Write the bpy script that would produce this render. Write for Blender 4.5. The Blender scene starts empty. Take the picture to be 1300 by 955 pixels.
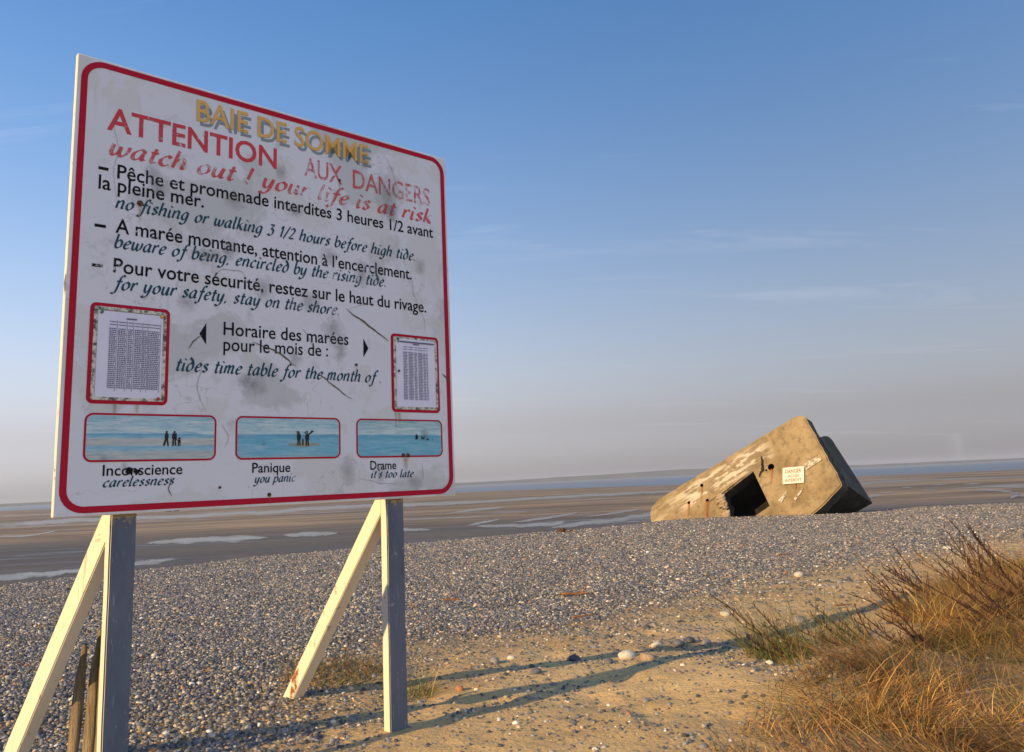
import bpy, bmesh, math, random
import numpy as np
from mathutils import Vector, Matrix, noise as mnoise

rng = np.random.default_rng(7)
random.seed(7)
scene = bpy.context.scene
col = scene.collection

# ------------------------------------------------------------------ camera
PITCH, ROLL, FPX = 0.17585, 0.04545, 1011.0
fwd = Vector((0, math.cos(PITCH), math.sin(PITCH)))
rgt = Vector((1, 0, 0))
upv = rgt.cross(fwd)
c_, s_ = math.cos(ROLL), math.sin(ROLL)
r2 = c_ * rgt - s_ * upv
u2 = s_ * rgt + c_ * upv
cam_d = bpy.data.cameras.new('camera')
cam_d.sensor_width = 36.0
cam_d.lens = FPX / 1300 * 36.0
cam_d.shift_y = -45.0 / 1300
cam_d.clip_start = 0.05
cam_d.clip_end = 30000
cam = bpy.data.objects.new('camera', cam_d)
col.objects.link(cam)
cam.matrix_world = Matrix((( r2.x, u2.x, -fwd.x, 0), (r2.y, u2.y, -fwd.y, 0), (r2.z, u2.z, -fwd.z, 0), (0, 0, 0, 1)))
scene.camera = cam

# ------------------------------------------------------------------ light
SUN_AZ, SUN_EL = math.radians(50.8), math.radians(21.0)      # heading the light travels to, clockwise from +Y
sdir = Vector((math.sin(SUN_AZ) * math.cos(SUN_EL), math.cos(SUN_AZ) * math.cos(SUN_EL), -math.sin(SUN_EL)))
sun_d = bpy.data.lights.new('sun', 'SUN')
sun_d.energy = 4.7
sun_d.angle = math.radians(0.6)
sun_d.color = (1.0, 0.70, 0.34)
sun = bpy.data.objects.new('sun', sun_d)
col.objects.link(sun)
sun.rotation_euler = sdir.to_track_quat('-Z', 'Y').to_euler()

world = bpy.data.worlds.new('World')
scene.world = world
world.use_nodes = True
wt = world.node_tree
wt.nodes.clear()
def wn(t, **k):
    n = wt.nodes.new(t)
    for a, b in k.items(): setattr(n, a, b)
    return n
sky = wn('ShaderNodeTexSky', sky_type='NISHITA', sun_disc=False, sun_elevation=SUN_EL, sun_rotation=-(SUN_AZ + math.pi),
         altitude=0, air_density=1.0, dust_density=0.8, ozone_density=3.0)
tc = wn('ShaderNodeTexCoord')
# faint high cirrus, the same all round the sky
sep = wn('ShaderNodeSeparateXYZ'); wt.links.new(tc.outputs['Generated'], sep.inputs[0])
def wmath(op, a, b=None, clamp=False):
    n = wn('ShaderNodeMath', operation=op, use_clamp=clamp)
    for i, v in enumerate((a, b)):
        if v is None: continue
        if hasattr(v, 'is_output'): wt.links.new(v, n.inputs[i])
        else: n.inputs[i].default_value = v
    return n.outputs[0]
zz = wmath('MAXIMUM', sep.outputs[2], 0.03)
cx = wmath('DIVIDE', sep.outputs[0], wmath('ADD', zz, 0.12)); cy = wmath('DIVIDE', sep.outputs[1], wmath('ADD', zz, 0.12))
comb = wn('ShaderNodeCombineXYZ'); wt.links.new(cx, comb.inputs[0]); wt.links.new(cy, comb.inputs[1])
mp = wn('ShaderNodeMapping'); mp.inputs['Rotation'].default_value = (0, 0, math.radians(42)); mp.inputs['Scale'].default_value = (0.5, 3.2, 1)
wt.links.new(comb.outputs[0], mp.inputs[0])
nz = wn('ShaderNodeTexNoise'); nz.inputs['Scale'].default_value = 1.1; nz.inputs['Detail'].default_value = 7; nz.inputs['Roughness'].default_value = 0.62
nz.inputs['Distortion'].default_value = 0.6
wt.links.new(mp.outputs[0], nz.inputs['Vector'])
cmask = wmath('MULTIPLY', wmath('SUBTRACT', nz.outputs['Fac'], 0.57), 0.9, clamp=True)
cmask = wmath('MINIMUM', cmask, 0.09)
# dry haze hugging the horizon, by elevation only
hz = wmath('POWER', wmath('SUBTRACT', 1.0, wmath('MAXIMUM', sep.outputs[2], 0.0)), 2.3)
hzm = wmath('MULTIPLY', hz, 1.2, clamp=True)
mixh = wn('ShaderNodeMix', data_type='RGBA'); wt.links.new(hzm, mixh.inputs[0]); hs0 = wn('ShaderNodeHueSaturation'); hs0.inputs['Saturation'].default_value = 1.25; hs0.inputs['Value'].default_value = 1.30; wt.links.new(sky.outputs[0], hs0.inputs['Color']); wt.links.new(hs0.outputs[0], mixh.inputs[6])
hsv = wn('ShaderNodeHueSaturation'); hsv.inputs['Saturation'].default_value = 0.20; hsv.inputs['Value'].default_value = 0.55
wt.links.new(sky.outputs[0], hsv.inputs['Color'])
tint = wn('ShaderNodeMix', data_type='RGBA', blend_type='MULTIPLY'); tint.inputs[0].default_value = 1.0
wt.links.new(hsv.outputs[0], tint.inputs[6]); tint.inputs[7].default_value = (1.015, 0.965, 1.03, 1)
wt.links.new(tint.outputs[2], mixh.inputs[7])
mixc = wn('ShaderNodeMix', data_type='RGBA'); wt.links.new(cmask, mixc.inputs[0]); wt.links.new(mixh.outputs[2], mixc.inputs[6])
mixc.inputs[7].default_value = (5.6, 5.4, 5.6, 1)
bg = wn('ShaderNodeBackground'); bg.inputs['Strength'].default_value = 0.128
wt.links.new(mixc.outputs[2], bg.inputs['Color'])
wo = wn('ShaderNodeOutputWorld'); wt.links.new(bg.outputs[0], wo.inputs['Surface'])

vs = scene.view_settings
vs.view_transform = 'Standard'; vs.look = 'None'; vs.exposure = 0.45; vs.gamma = 1.0; vs.use_curve_mapping = False
scene.render.engine = 'CYCLES'
scene.cycles.max_bounces = 4
scene.cycles.transparent_max_bounces = 12
scene.cycles.volume_bounces = 0

# ------------------------------------------------------------------ helpers
def tag(o, label=None, cat=None, group=None, kind=None):
    if label: o['label'] = label
    if cat: o['category'] = cat
    if group: o['group'] = group
    if kind: o['kind'] = kind
    return o

def empty(name, loc=(0, 0, 0), rz=0.0):
    o = bpy.data.objects.new(name, None)
    o.empty_display_size = 0.2
    col.objects.link(o)
    o.location = loc
    o.rotation_euler = (0, 0, rz)
    return o

def obj(name, me, parent=None, mat=None, smooth=False):
    if mat is not None and len(me.materials) == 0:
        me.materials.append(mat)
    o = bpy.data.objects.new(name, me)
    col.objects.link(o)
    if parent is not None: o.parent = parent
    if smooth:
        for p in me.polygons: p.use_smooth = True
    return o

def pymesh(name, v, f):
    me = bpy.data.meshes.new(name)
    me.from_pydata([tuple(p) for p in v], [], f)
    me.update()
    return me

def npmesh(name, V, F):
    """fast quad/tri mesh from arrays (all faces one size)"""
    V = np.asarray(V, np.float32); F = np.asarray(F, np.int32)
    me = bpy.data.meshes.new(name)
    me.vertices.add(len(V)); me.vertices.foreach_set('co', V.ravel())
    n = F.shape[1]
    me.loops.add(F.size); me.loops.foreach_set('vertex_index', F.ravel())
    me.polygons.add(len(F)); me.polygons.foreach_set('loop_start', np.arange(0, F.size, n, dtype=np.int32))
    me.polygons.foreach_set('loop_total', np.full(len(F), n, np.int32))
    me.update(calc_edges=True)
    return me

def bmmesh(name, bm):
    me = bpy.data.meshes.new(name)
    bm.to_mesh(me); bm.free()
    return me

def box_bm(x0, x1, y0, y1, z0, z1, bev=0.0, seg=1):
    bm = bmesh.new()
    m = Matrix.Translation(((x0 + x1) / 2, (y0 + y1) / 2, (z0 + z1) / 2)) @ Matrix.Diagonal((x1 - x0, y1 - y0, z1 - z0, 1))
    bmesh.ops.create_cube(bm, size=1, matrix=m)
    if bev: bmesh.ops.bevel(bm, geom=bm.edges[:], offset=bev, segments=seg, affect='EDGES')
    return bm

def fbm(x, y, z=0.0, oct=4):
    return mnoise.fractal(Vector((x, y, z)), 1.0, 2.0, oct)

def vnoise(x, y, seed=0, oct=3):
    """cheap vectorised value noise, -1..1"""
    x = np.asarray(x, float); y = np.asarray(y, float); out = 0; amp = 1.0; tot = 0
    for o in range(oct):
        xi = np.floor(x).astype(np.int64); yi = np.floor(y).astype(np.int64)
        fx = x - xi; fy = y - yi; fx = fx * fx * (3 - 2 * fx); fy = fy * fy * (3 - 2 * fy)
        def h(a, b):
            n = (a * 374761393 + b * 668265263 + (seed + o * 17) * 974634777) & 0xffffffff
            n = ((n ^ (n >> 13)) * 1274126177) & 0xffffffff
            return ((n ^ (n >> 16)) & 0xffff) / 32767.5 - 1
        v = (h(xi, yi) * (1 - fx) + h(xi + 1, yi) * fx) * (1 - fy) + (h(xi, yi + 1) * (1 - fx) + h(xi + 1, yi + 1) * fx) * fy
        out = out + v * amp; tot += amp; amp *= 0.5; x = x * 2.03 + 11.3; y = y * 2.03 + 5.7
    return out / tot

# ---- material builder
class NT:
    def __init__(s, name):
        s.mat = bpy.data.materials.new(name); s.mat.use_nodes = True
        s.t = s.mat.node_tree; s.t.nodes.clear()
        s.out = s.t.nodes.new('ShaderNodeOutputMaterial')
        s.b = s.t.nodes.new('ShaderNodeBsdfPrincipled')
        s.t.links.new(s.b.outputs[0], s.out.inputs['Surface'])
        s.tc = s.t.nodes.new('ShaderNodeTexCoord')
        s.obj = s.tc.outputs['Object']
    def n(s, t, **k):
        n = s.t.nodes.new(t)
        for a, b in k.items(): setattr(n, a, b)
        return n
    def link(s, a, i):
        if hasattr(a, 'is_output'): s.t.links.new(a, i)
        else: i.default_value = a
    def noise(s, scale, detail=4, rough=0.55, vec=None, dist=0.0, sc=None, rot=None, loc=None):
        v = vec or s.obj
        if sc or rot or loc:
            m = s.n('ShaderNodeMapping')
            if sc: m.inputs['Scale'].default_value = sc
            if rot: m.inputs['Rotation'].default_value = rot
            if loc: m.inputs['Location'].default_value = loc
            s.link(v, m.inputs[0]); v = m.outputs[0]
        n = s.n('ShaderNodeTexNoise'); s.link(v, n.inputs['Vector'])
        n.inputs['Scale'].default_value = scale; n.inputs['Detail'].default_value = detail
        n.inputs['Roughness'].default_value = rough; n.inputs['Distortion'].default_value = dist
        return n.outputs['Fac']
    def ramp(s, f, stops, interp='LINEAR'):
        r = s.n('ShaderNodeValToRGB'); s.link(f, r.inputs[0]); r.color_ramp.interpolation = interp
        e = r.color_ramp.elements
        while len(e) < len(stops): e.new(0.5)
        for i, (p, c) in enumerate(stops):
            e[i].position = p
            e[i].color = (c, c, c, 1) if not hasattr(c, '__len__') else (*c, 1)
        return r.outputs[0]
    def mix(s, f, a, b, mode='MIX'):
        m = s.n('ShaderNodeMix', data_type='RGBA', blend_type=mode)
        s.link(f, m.inputs[0])
        for v, i in ((a, 6), (b, 7)):
            if not hasattr(v, 'is_output'): v = (*v, 1) if len(v) == 3 else v
            s.link(v, m.inputs[i])
        return m.outputs[2]
    def math(s, op, a, b=0.0, clamp=False):
        n = s.n('ShaderNodeMath', operation=op, use_clamp=clamp); s.link(a, n.inputs[0]); s.link(b, n.inputs[1])
        return n.outputs[0]
    def attr(s, name, typ='GEOMETRY'):
        a = s.n('ShaderNodeAttribute'); a.attribute_name = name; a.attribute_type = typ
        return a
    def bump(s, h, strength=0.3, dist=0.01):
        b = s.n('ShaderNodeBump'); b.inputs['Strength'].default_value = strength; b.inputs['Distance'].default_value = dist
        s.link(h, b.inputs['Height']); s.link(b.outputs[0], s.b.inputs['Normal']); return b
    def set(s, color=None, rough=None, spec=None):
        if color is not None:
            if not hasattr(color, 'is_output'): color = (*color, 1)
            s.link(color, s.b.inputs['Base Color'])
        if rough is not None: s.link(rough, s.b.inputs['Roughness'])
        if spec is not None: s.b.inputs['Specular IOR Level'].default_value = spec
        return s.mat
    def worn(s, fac):
        """let what lies behind show through where fac is 0"""
        tr = s.n('ShaderNodeBsdfTransparent'); m = s.n('ShaderNodeMixShader')
        s.link(fac, m.inputs[0]); s.t.links.new(tr.outputs[0], m.inputs[1]); s.t.links.new(s.b.outputs[0], m.inputs[2])
        s.t.links.new(m.outputs[0], s.out.inputs['Surface'])

# ------------------------------------------------------------------ terrain
FLAT_Z = -6.0
CR = np.array([(-90, -95), (-40, -25), (-20, 5), (-14, 14), (-11.5, 18.1), (-10, 20.6), (-8, 23.4), (-5.2, 25.9), (-2.2, 28.2), (1.8, 31.6),
               (6, 37.2), (10.9, 39), (16.4, 39.2), (20.5, 39.5), (24, 39.3), (60, 43), (130, 52), (220, 60)], float)
BD = np.array([(-90, -95), (-30, -40), (-2.2, -6.0), (-1.35, 2.6), (-1.18, 4.6), (-1.05, 5.6), (-.83, 6.2), (.14, 6.6), (.64, 7.1), (1.18, 7.75), (2.1, 8.8),
               (2.9, 9.7), (4.4, 11.1), (6.3, 12.9), (8, 14.5), (10, 16.3), (30, 30), (130, 45), (220, 52)], float)
def crest_s(x, y):
    yc = np.interp(x, CR[:, 0], CR[:, 1]) + 0.35 * vnoise(np.asarray(x) * 0.35, 0 * np.asarray(x), 3, 2)
    sl = (np.interp(np.asarray(x) + 1, CR[:, 0], CR[:, 1]) - np.interp(np.asarray(x) - 1, CR[:, 0], CR[:, 1])) / 2
    return (yc - y) / np.sqrt(1 + sl * sl)
def bound_s(x, y):
    """>0 shingle, <0 sand, metres"""
    yb = np.interp(x, BD[:, 0], BD[:, 1])
    sl = (np.interp(np.asarray(x) + .5, BD[:, 0], BD[:, 1]) - np.interp(np.asarray(x) - .5, BD[:, 0], BD[:, 1]))
    return (y - yb) / np.sqrt(1 + sl * sl)
def hum(x, y, cx, cy, rx, ry, h):
    return h * np.exp(-((x - cx) / rx) ** 2 - ((y - cy) / ry) ** 2)
def height(x, y):
    x = np.asarray(x, float); y = np.asarray(y, float)
    z = -0.98 - 0.026 * np.maximum(y, -4) + 0.012 * np.clip(x, -14, 0)
    s = crest_s(x, y)
    z = z - 0.30 * 1.1 * np.log1p(np.exp(np.clip(-s / 1.1, -30, 30)))
    b = bound_s(x, y)
    sand = 1 / (1 + np.exp(np.clip(b * 3, -30, 30)))
    z = z + 0.035 * vnoise(x * 0.45, y * 0.45, 1, 2) + (1 - sand) * 0.02 * vnoise(x * 2.2, y * 2.2, 2, 2)
    z = z + sand * (0.030 * vnoise(x * 2.6, y * 2.6, 5, 3) - 0.018 * np.clip(vnoise(x * 5.5, y * 5.5, 6, 1) - .35, 0, 1) * 2)
    z = z + hum(x, y, 3.7, 5.3, 1.5, 1.35, 0.16) + hum(x, y, 4.9, 7.4, 1.6, 1.1, 0.14) + hum(x, y, 1.6, 4.3, .8, .55, .06)
    z = z + hum(x, y, -1.08, 5.05, .34, .2, .07)
    return np.maximum(z, FLAT_Z - 1.2)
def hz1(x, y): return float(height(np.array([x]), np.array([y]))[0])

def warp(a, b, n, c, w):
    """coordinates from a to b, dense near c"""
    t = np.linspace(-1, 1, n)
    k = np.sinh(t * w) / np.sinh(w)
    return np.where(k < 0, c + k * (c - a), c + k * (b - c))
xs = warp(-75, 150, 460, 1.0, 4.6)
ys = warp(-30, 90, 460, 4.8, 4.0)
GX, GY = np.meshgrid(xs, ys)
GZ = height(GX, GY)
nx_, ny_ = len(xs), len(ys)
idx = np.arange(nx_ * ny_).reshape(ny_, nx_)
Fq = np.stack([idx[:-1, :-1], idx[:-1, 1:], idx[1:, 1:], idx[1:, :-1]], -1).reshape(-1, 4)
me = npmesh('beach', np.stack([GX, GY, GZ], -1).reshape(-1, 3), Fq)
bS = bound_s(GX, GY).ravel() + 0.5 * vnoise(GX.ravel() * .9, GY.ravel() * .9, 9, 3)
shing = 1 / (1 + np.exp(np.clip(-bS * 2.6, -30, 30)))
a = me.attributes.new('shingle', 'FLOAT', 'POINT'); a.data.foreach_set('value', shing.astype(np.float32))

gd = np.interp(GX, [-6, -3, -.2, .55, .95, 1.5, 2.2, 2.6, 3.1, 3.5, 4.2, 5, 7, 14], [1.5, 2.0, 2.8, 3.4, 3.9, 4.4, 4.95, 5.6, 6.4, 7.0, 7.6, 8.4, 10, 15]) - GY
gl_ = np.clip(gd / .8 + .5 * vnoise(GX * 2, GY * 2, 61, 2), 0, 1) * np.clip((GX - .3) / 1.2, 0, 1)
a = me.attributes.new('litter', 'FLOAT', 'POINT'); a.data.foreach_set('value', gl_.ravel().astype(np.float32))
# beach material: sand grading to packed small gravel
m = NT('beach_sand')
sh = m.attr('shingle').outputs['Fac']
sandc = m.ramp(m.noise(1.3, 5, 0.6), [(0.3, (.48, .315, .130)), (0.55, (.61, .42, .185)), (0.75, (.66, .48, .245))])
sandc = m.mix(m.ramp(m.noise(55, 3, .7), [(.56, 0.0), (.66, .75)]), sandc, (.16, .13, .10))
sandc = m.mix(m.ramp(m.noise(90, 2, .7, loc=(3, 7, 1)), [(.60, 0.0), (.68, .8)]), sandc, (.55, .48, .38))
vor = m.n('ShaderNodeTexVoronoi'); m.link(m.obj, vor.inputs['Vector']); vor.inputs['Scale'].default_value = 34
grav = m.ramp(vor.outputs['Color'], [(.15, (.03, .032, .04)), (.45, (.08, .08, .082)), (.65, (.15, .12, .09)), (.9, (.30, .26, .21))])
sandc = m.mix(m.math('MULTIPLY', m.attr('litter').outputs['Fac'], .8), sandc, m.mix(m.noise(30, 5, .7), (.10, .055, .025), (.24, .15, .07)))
m.set(m.mix(sh, sandc, grav), 0.9, 0.2)
hh = m.math('ADD', m.math('MULTIPLY', m.noise(9, 5, .6), 1.0), m.math('MULTIPLY', m.noise(60, 4, .7), .35))
hh = m.math('ADD', hh, m.math('MULTIPLY', m.math('MULTIPLY', vor.outputs['Distance'], -0.9), sh))
m.bump(hh, 0.8, 0.035)
beach = obj('beach', me, None, m.mat, True)
tag(beach, 'sandy shore with shingle bank falling away to the tidal flat', 'beach', kind='structure')

# tidal flat
m = NT('wet_flat_sand')
g1 = m.noise(0.010, 6, .6, sc=(1, 2.6, 1), rot=(0, 0, .25))
g2 = m.noise(0.05, 5, .62, sc=(1, 3.2, 1), rot=(0, 0, .3), loc=(40, 10, 0))
g3 = m.noise(0.03, 6, .66, sc=(.35, 2.6, 1), rot=(0, 0, -.12), loc=(7, 3, 0), dist=.5)
dry = m.ramp(g1, [(.36, (.17, .135, .10)), (.48, (.27, .205, .135)), (.60, (.35, .265, .17)), (.75, (.22, .175, .13))])
dry = m.mix(m.ramp(g2, [(.45, 0.0), (.7, .6)]), dry, (.12, .11, .10))
dry = m.mix(m.ramp(g3, [(.50, 0.0), (.56, .65), (.60, .2)]), dry, (.10, .085, .07))
dry = m.mix(m.ramp(g3, [(.36, .7), (.42, 0.0)]), dry, (.38, .30, .20))
sepg = m.n('ShaderNodeSeparateXYZ'); m.link(m.obj, sepg.inputs[0])
near = m.ramp(m.math('DIVIDE', sepg.outputs[1], 260.0), [(.42, 1.0), (.60, 0.0)])
near = m.math('MULTIPLY', near, m.ramp(m.noise(.03, 4, .6), [(.3, .7), (.6, 1.0)]))
base = m.mix(near, dry, m.mix(m.noise(.9, 5, .75), (.055, .056, .06), (.155, .15, .148)))
wet = m.ramp(m.noise(.045, 7, .68, sc=(.5, 2.4, 1), rot=(0, 0, .18), loc=(11, 5, 0), dist=.8), [(.53, 0.0), (.60, 1.0)])
wet = m.math('MULTIPLY', wet, m.ramp(m.noise(.011, 3, .5, loc=(3, 9, 0)), [(.42, .15), (.58, 1.0)]))
base = m.mix(m.math('MULTIPLY', wet, .6), base, (.09, .085, .08))
m.set(base, m.math('SUBTRACT', .95, m.math('MULTIPLY', wet, .72)))
m.link(m.math('ADD', .10, m.math('MULTIPLY', wet, .38)), m.b.inputs['Specular IOR Level'])
m.bump(m.noise(.5, 4, .6), .2, .05)
R_ = 8600
flat = obj('tidal_flat', pymesh('tidal_flat', [(-R_, -300, FLAT_Z), (R_, -300, FLAT_Z), (R_, R_, FLAT_Z), (-R_, R_, FLAT_Z)], [(0, 1, 2, 3)]), None, m.mat)
tag(flat, 'brown tidal flat of wet sand reaching to the horizon', 'tidal flat', kind='structure')

# water
m = NT('shallow_water')
m.set((.045, .06, .075), .10, .6)
wv = m.math('ADD', m.noise(1.1, 3, .6, sc=(1, 2, 1)), m.math('MULTIPLY', m.noise(.12, 3, .6, sc=(1, 2.5, 1)), 3.0))
m.bump(wv, .14, .05)
uu = m.n('ShaderNodeSeparateXYZ'); m.link(m.tc.outputs['UV'], uu.inputs[0])
ed = m.math('MULTIPLY', m.ramp(uu.outputs[1], [(0, 0.0), (.22, .75), (.5, 1.0), (.78, .75), (1, 0.0)]), m.ramp(uu.outputs[0], [(0, 0.0), (.10, 1.0), (.90, 1.0), (1, 0.0)]))
ed = m.math('ADD', ed, m.math('MULTIPLY', m.math('SUBTRACT', m.noise(.16, 6, .7, sc=(.6, 2.2, 1)), .5), 1.5))
m.worn(m.math('MULTIPLY', m.ramp(ed, [(.18, 0.0), (1.0, 1.0)]), .8))
m_water = m.mat
m = NT('sea_water')
m.set(m.mix(m.ramp(m.noise(.004, 5, .6, sc=(.5, 3, 1)), [(.4, 0.0), (.65, 1.0)]), (.05, .085, .13), (.10, .125, .15)), .32, .5)
m.bump(m.noise(.35, 3, .6, sc=(1, 2, 1)), .5, .4)
m_sea = m.mat
CH = {
    'tidal_channel': [(-180.1,258.0,-154.8,221.8), (-182.0,284.4,-143.2,223.9), (-175.5,301.6,-136.4,234.4), (-160.0,305.6,-126.3,241.3), (-116.3,292.7,-91.0,229.0), (-92.5,298.3,-74.8,241.3), (-67.5,324.8,-52.7,253.1), (-43.0,318.0,-34.3,254.0), (-23.0,299.5,-19.0,246.8), (13.7,320.9,11.3,266.7), (45.5,330.0,37.6,272.9), (60.7,325.4,52.5,281.8), (92.9,317.9,84.4,288.8), (133.7,318.5,121.3,289.3), (162.8,309.8,146.9,279.6), (184.3,296.0,164.1,263.8), (201.2,287.4,184.3,263.4)],
    'tidal_pool': [(-347.1,510.7,-321.0,472.3), (-298.2,487.6,-272.8,446.1), (-253.4,458.1,-237.8,430.0)],
    'tidal_pool.001': [(-106.2,154.5,-101.2,147.3), (-104.4,163.3,-99.2,155.3), (-97.2,162.0,-92.5,154.1), (-104.3,184.7,-101.3,179.5)],
    'shore_runnel': [(-48.5,68.1,-44.7,62.8), (-45.4,71.4,-41.7,65.6), (-42.3,73.2,-39.2,67.8), (-40.5,74.7,-38.5,71.0), (-37.1,80.1,-34.5,74.5), (-34.4,82.9,-33.1,79.8)],
    'tidal_pool.002': [(-16.7,172.3,-16.4,169.5), (-12.9,191.2,-12.0,177.8), (-10.5,202.0,-9.5,182.8), (-5.8,203.4,-5.5,192.2), (-3.4,202.4,-3.4,199.9)],
    'tidal_pool.003': [(-34.4,116.5,-34.0,115.3), (-33.0,121.8,-30.1,111.2), (-29.3,120.9,-26.7,110.5), (-25.5,115.5,-25.3,114.6)],
    'tidal_pool.004': [(-52.1,112.3,-51.6,111.2), (-50.6,119.0,-45.5,107.0), (-41.7,119.8,-36.9,105.9), (-34.5,113.3,-34.2,112.3)],
    'tidal_pool.005': [(-20.1,115.1,-19.9,114.3), (-18.7,120.7,-17.4,112.2), (-14.8,117.7,-14.0,110.5), (-12.0,112.7,-12.0,112.1)],
    'shore_runnel.001': [(-7.9,119.2,-7.8,117.9), (-6.9,127.4,-6.6,120.2), (-5.2,132.1,-4.9,125.6), (-3.2,137.1,-3.2,135.7)],
    'shore_runnel.002': [(-1.8,122.8,-1.8,121.4), (2.5,132.8,2.4,125.0), (8.3,143.9,7.9,136.2), (11.0,151.9,10.9,150.1)],
    'shore_runnel.003': [(-6.9,118.4,-6.7,114.1), (-2.3,117.7,-2.2,109.6), (3.3,117.1,3.0,108.2), (7.0,121.9,6.2,109.3)],
    'shore_runnel.004': [(2.9,102.9,2.9,102.1), (7.7,114.3,6.9,104.1), (14.1,122.5,12.5,108.9), (20.4,131.8,18.1,117.3), (25.9,141.0,22.4,122.1)],
    'shore_runnel.005': [(10.2,129.3,10.1,128.0), (14.7,138.3,13.9,131.2), (20.3,150.2,19.2,141.8), (23.1,153.9,22.9,152.4)],
    'tidal_pool.006': [(99.8,212.4,98.8,210.3), (103.6,217.4,98.5,206.7), (101.6,209.7,100.6,207.6)],
    'tidal_pool.007': [(90.1,183.0,89.4,181.4), (93.5,185.4,88.8,176.1), (92.1,178.2,91.3,176.7)],
    'tidal_pool.008': [(113.7,223.9,112.5,221.5), (118.2,228.6,111.7,216.1), (116.7,221.8,115.1,218.7)],
    'tidal_pool.009': [(119.7,219.4,118.5,217.1), (125.2,224.1,116.8,209.3), (123.2,215.8,121.9,213.6)],
    'tidal_pool.010': [(78.3,178.4,77.7,176.9), (82.2,182.2,77.9,172.8), (81.5,176.6,80.6,174.7)],
    'tidal_pool.011': [(66.9,157.1,66.4,156.0), (74.0,170.3,67.2,155.0), (73.1,164.0,71.9,161.5)],
    'shore_runnel.006': [(102.1,186.2,100.9,184.1), (112.1,192.5,104.1,178.9), (114.2,184.0,104.1,167.9), (122.0,185.0,109.1,165.7)],
    'meander': [(93.4,169.6,92.4,167.8), (98.0,171.5,92.0,161.0), (97.4,164.3,89.9,151.8), (91.1,150.0,85.4,140.7), (88.0,143.5,80.7,131.7), (81.0,134.3,74.6,123.9), (76.2,126.1,70.6,116.9)],
    'meander.001': [(83.0,136.7,81.2,133.8), (85.4,138.0,81.0,130.9), (89.7,138.4,84.1,130.0)],
}
def resample(A, n):
    """Catmull-Rom through the rows of A"""
    A = np.asarray(A, float); k = len(A)
    P = np.vstack([2 * A[0] - A[1], A, 2 * A[-1] - A[-2]])
    t = np.linspace(0, k - 1 - 1e-9, n); i = t.astype(int); u = (t - i)[:, None]
    p0, p1, p2, p3 = P[i], P[i + 1], P[i + 2], P[i + 3]
    return .5 * ((2 * p1) + (p2 - p0) * u + (2 * p0 - 5 * p1 + 4 * p2 - p3) * u ** 2 + (3 * p1 - p0 - 3 * p2 + p3) * u ** 3)
for ci, (nm, rows) in enumerate(CH.items()):
    n = len(rows) * 30
    S = resample(rows, n)
    far, nea = S[:, :2].copy(), S[:, 2:].copy()
    wid = far - nea
    t = np.linspace(0, len(rows), n)
    far += wid * .15 + wid * (0.36 * vnoise(t * 2.6, t * 0 + ci, 21, 5))[:, None]
    nea += -wid * .15 - wid * (0.36 * vnoise(t * 3.1, t * 0 + ci + 9, 22, 5))[:, None]
    z = FLAT_Z + 0.02 + 0.004 * ci
    V = [(p[0], p[1], z) for p in far] + [(p[0], p[1], z) for p in nea]
    F = [(i, n + i, n + i + 1, i + 1) for i in range(n - 1)]
    me = pymesh(nm.split('.')[0], V, F)
    # face up
    if me.polygons[0].normal.z < 0: me.flip_normals()
    uv = me.uv_layers.new(name='UVMap'); vi = np.empty(len(me.loops), np.int32); me.loops.foreach_get('vertex_index', vi)
    uv.data.foreach_set('uv', np.stack([(vi % n) / (n - 1), (vi >= n) * 1.0], 1).astype(np.float32).ravel())
    o = obj(nm.split('.')[0], me, None, m_water); tag(o, kind='structure')
ek = np.array([(-7000, 1150), (-1500, 1100), (-705, 980), (-565, 900), (-480, 890), (-301, 864), (-50, 661), (24, 600), (91, 500), (165, 498), (216, 515), (260, 495), (296, 474), (328, 455), (900, 400), (7000, 350)], float)
ex = np.sort(np.concatenate([np.linspace(-900, 900, 244), [-7000, -5000, -3500, -2500, -1700, -1200, 950, 1100, 1300, 1700, 2300, 3200, 4200, 5400, 6200, 7000]]))
edge = np.stack([ex, np.interp(ex, ek[:, 0], ek[:, 1])], 1)
edge[:, 1] += 14 * vnoise(np.linspace(0, 60, 260), np.zeros(260), 31, 3)
V = [(p[0], p[1], FLAT_Z + .012) for p in edge] + [(p[0], 8000, FLAT_Z + .012) for p in edge]
n = len(edge)
sea = obj('sea', pymesh('sea', V, [(i, i + 1, n + i + 1, n + i) for i in range(n - 1)]), None, m_sea)
tag(sea, 'grey blue sea beyond the tidal flat', 'sea', kind='structure')
# far sandbanks and the opposite coast
m = NT('far_sand'); m.set(m.ramp(m.noise(.002, 4), [(.4, (.26, .22, .19)), (.6, (.33, .28, .24))]), .9, .1); m_fs = m.mat
for pts, dep in (([(-600, 2300), (100, 2500), (620, 2300), (1000, 1700), (1400, 1500)], 260), ([(-2600, 2600), (-1400, 2300), (-800, 2200)], 200), ([(-500, 1250), (-150, 1150), (200, 1200)], 70)):
    S = resample(pts, 60); w = np.sin(np.linspace(0.02, math.pi - .02, 60))
    V = [(p[0], p[1], FLAT_Z + .05) for p in S] + [(p[0], p[1] + dep * k, FLAT_Z + .6) for p, k in zip(S, w)]
    o = obj('sandbank', pymesh('sandbank', V, [(i, i + 1, 60 + i + 1, 60 + i) for i in range(59)]), None, m_fs); tag(o, kind='structure')
m = NT('far_woods'); m.set(m.ramp(m.noise(.006, 5), [(.4, (.035, .045, .035)), (.65, (.09, .085, .06))]), .95, .1)
az = np.linspace(math.radians(-62), math.radians(62), 240)
RH = 4200
pxs = 650 + FPX * np.tan(az)
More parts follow.
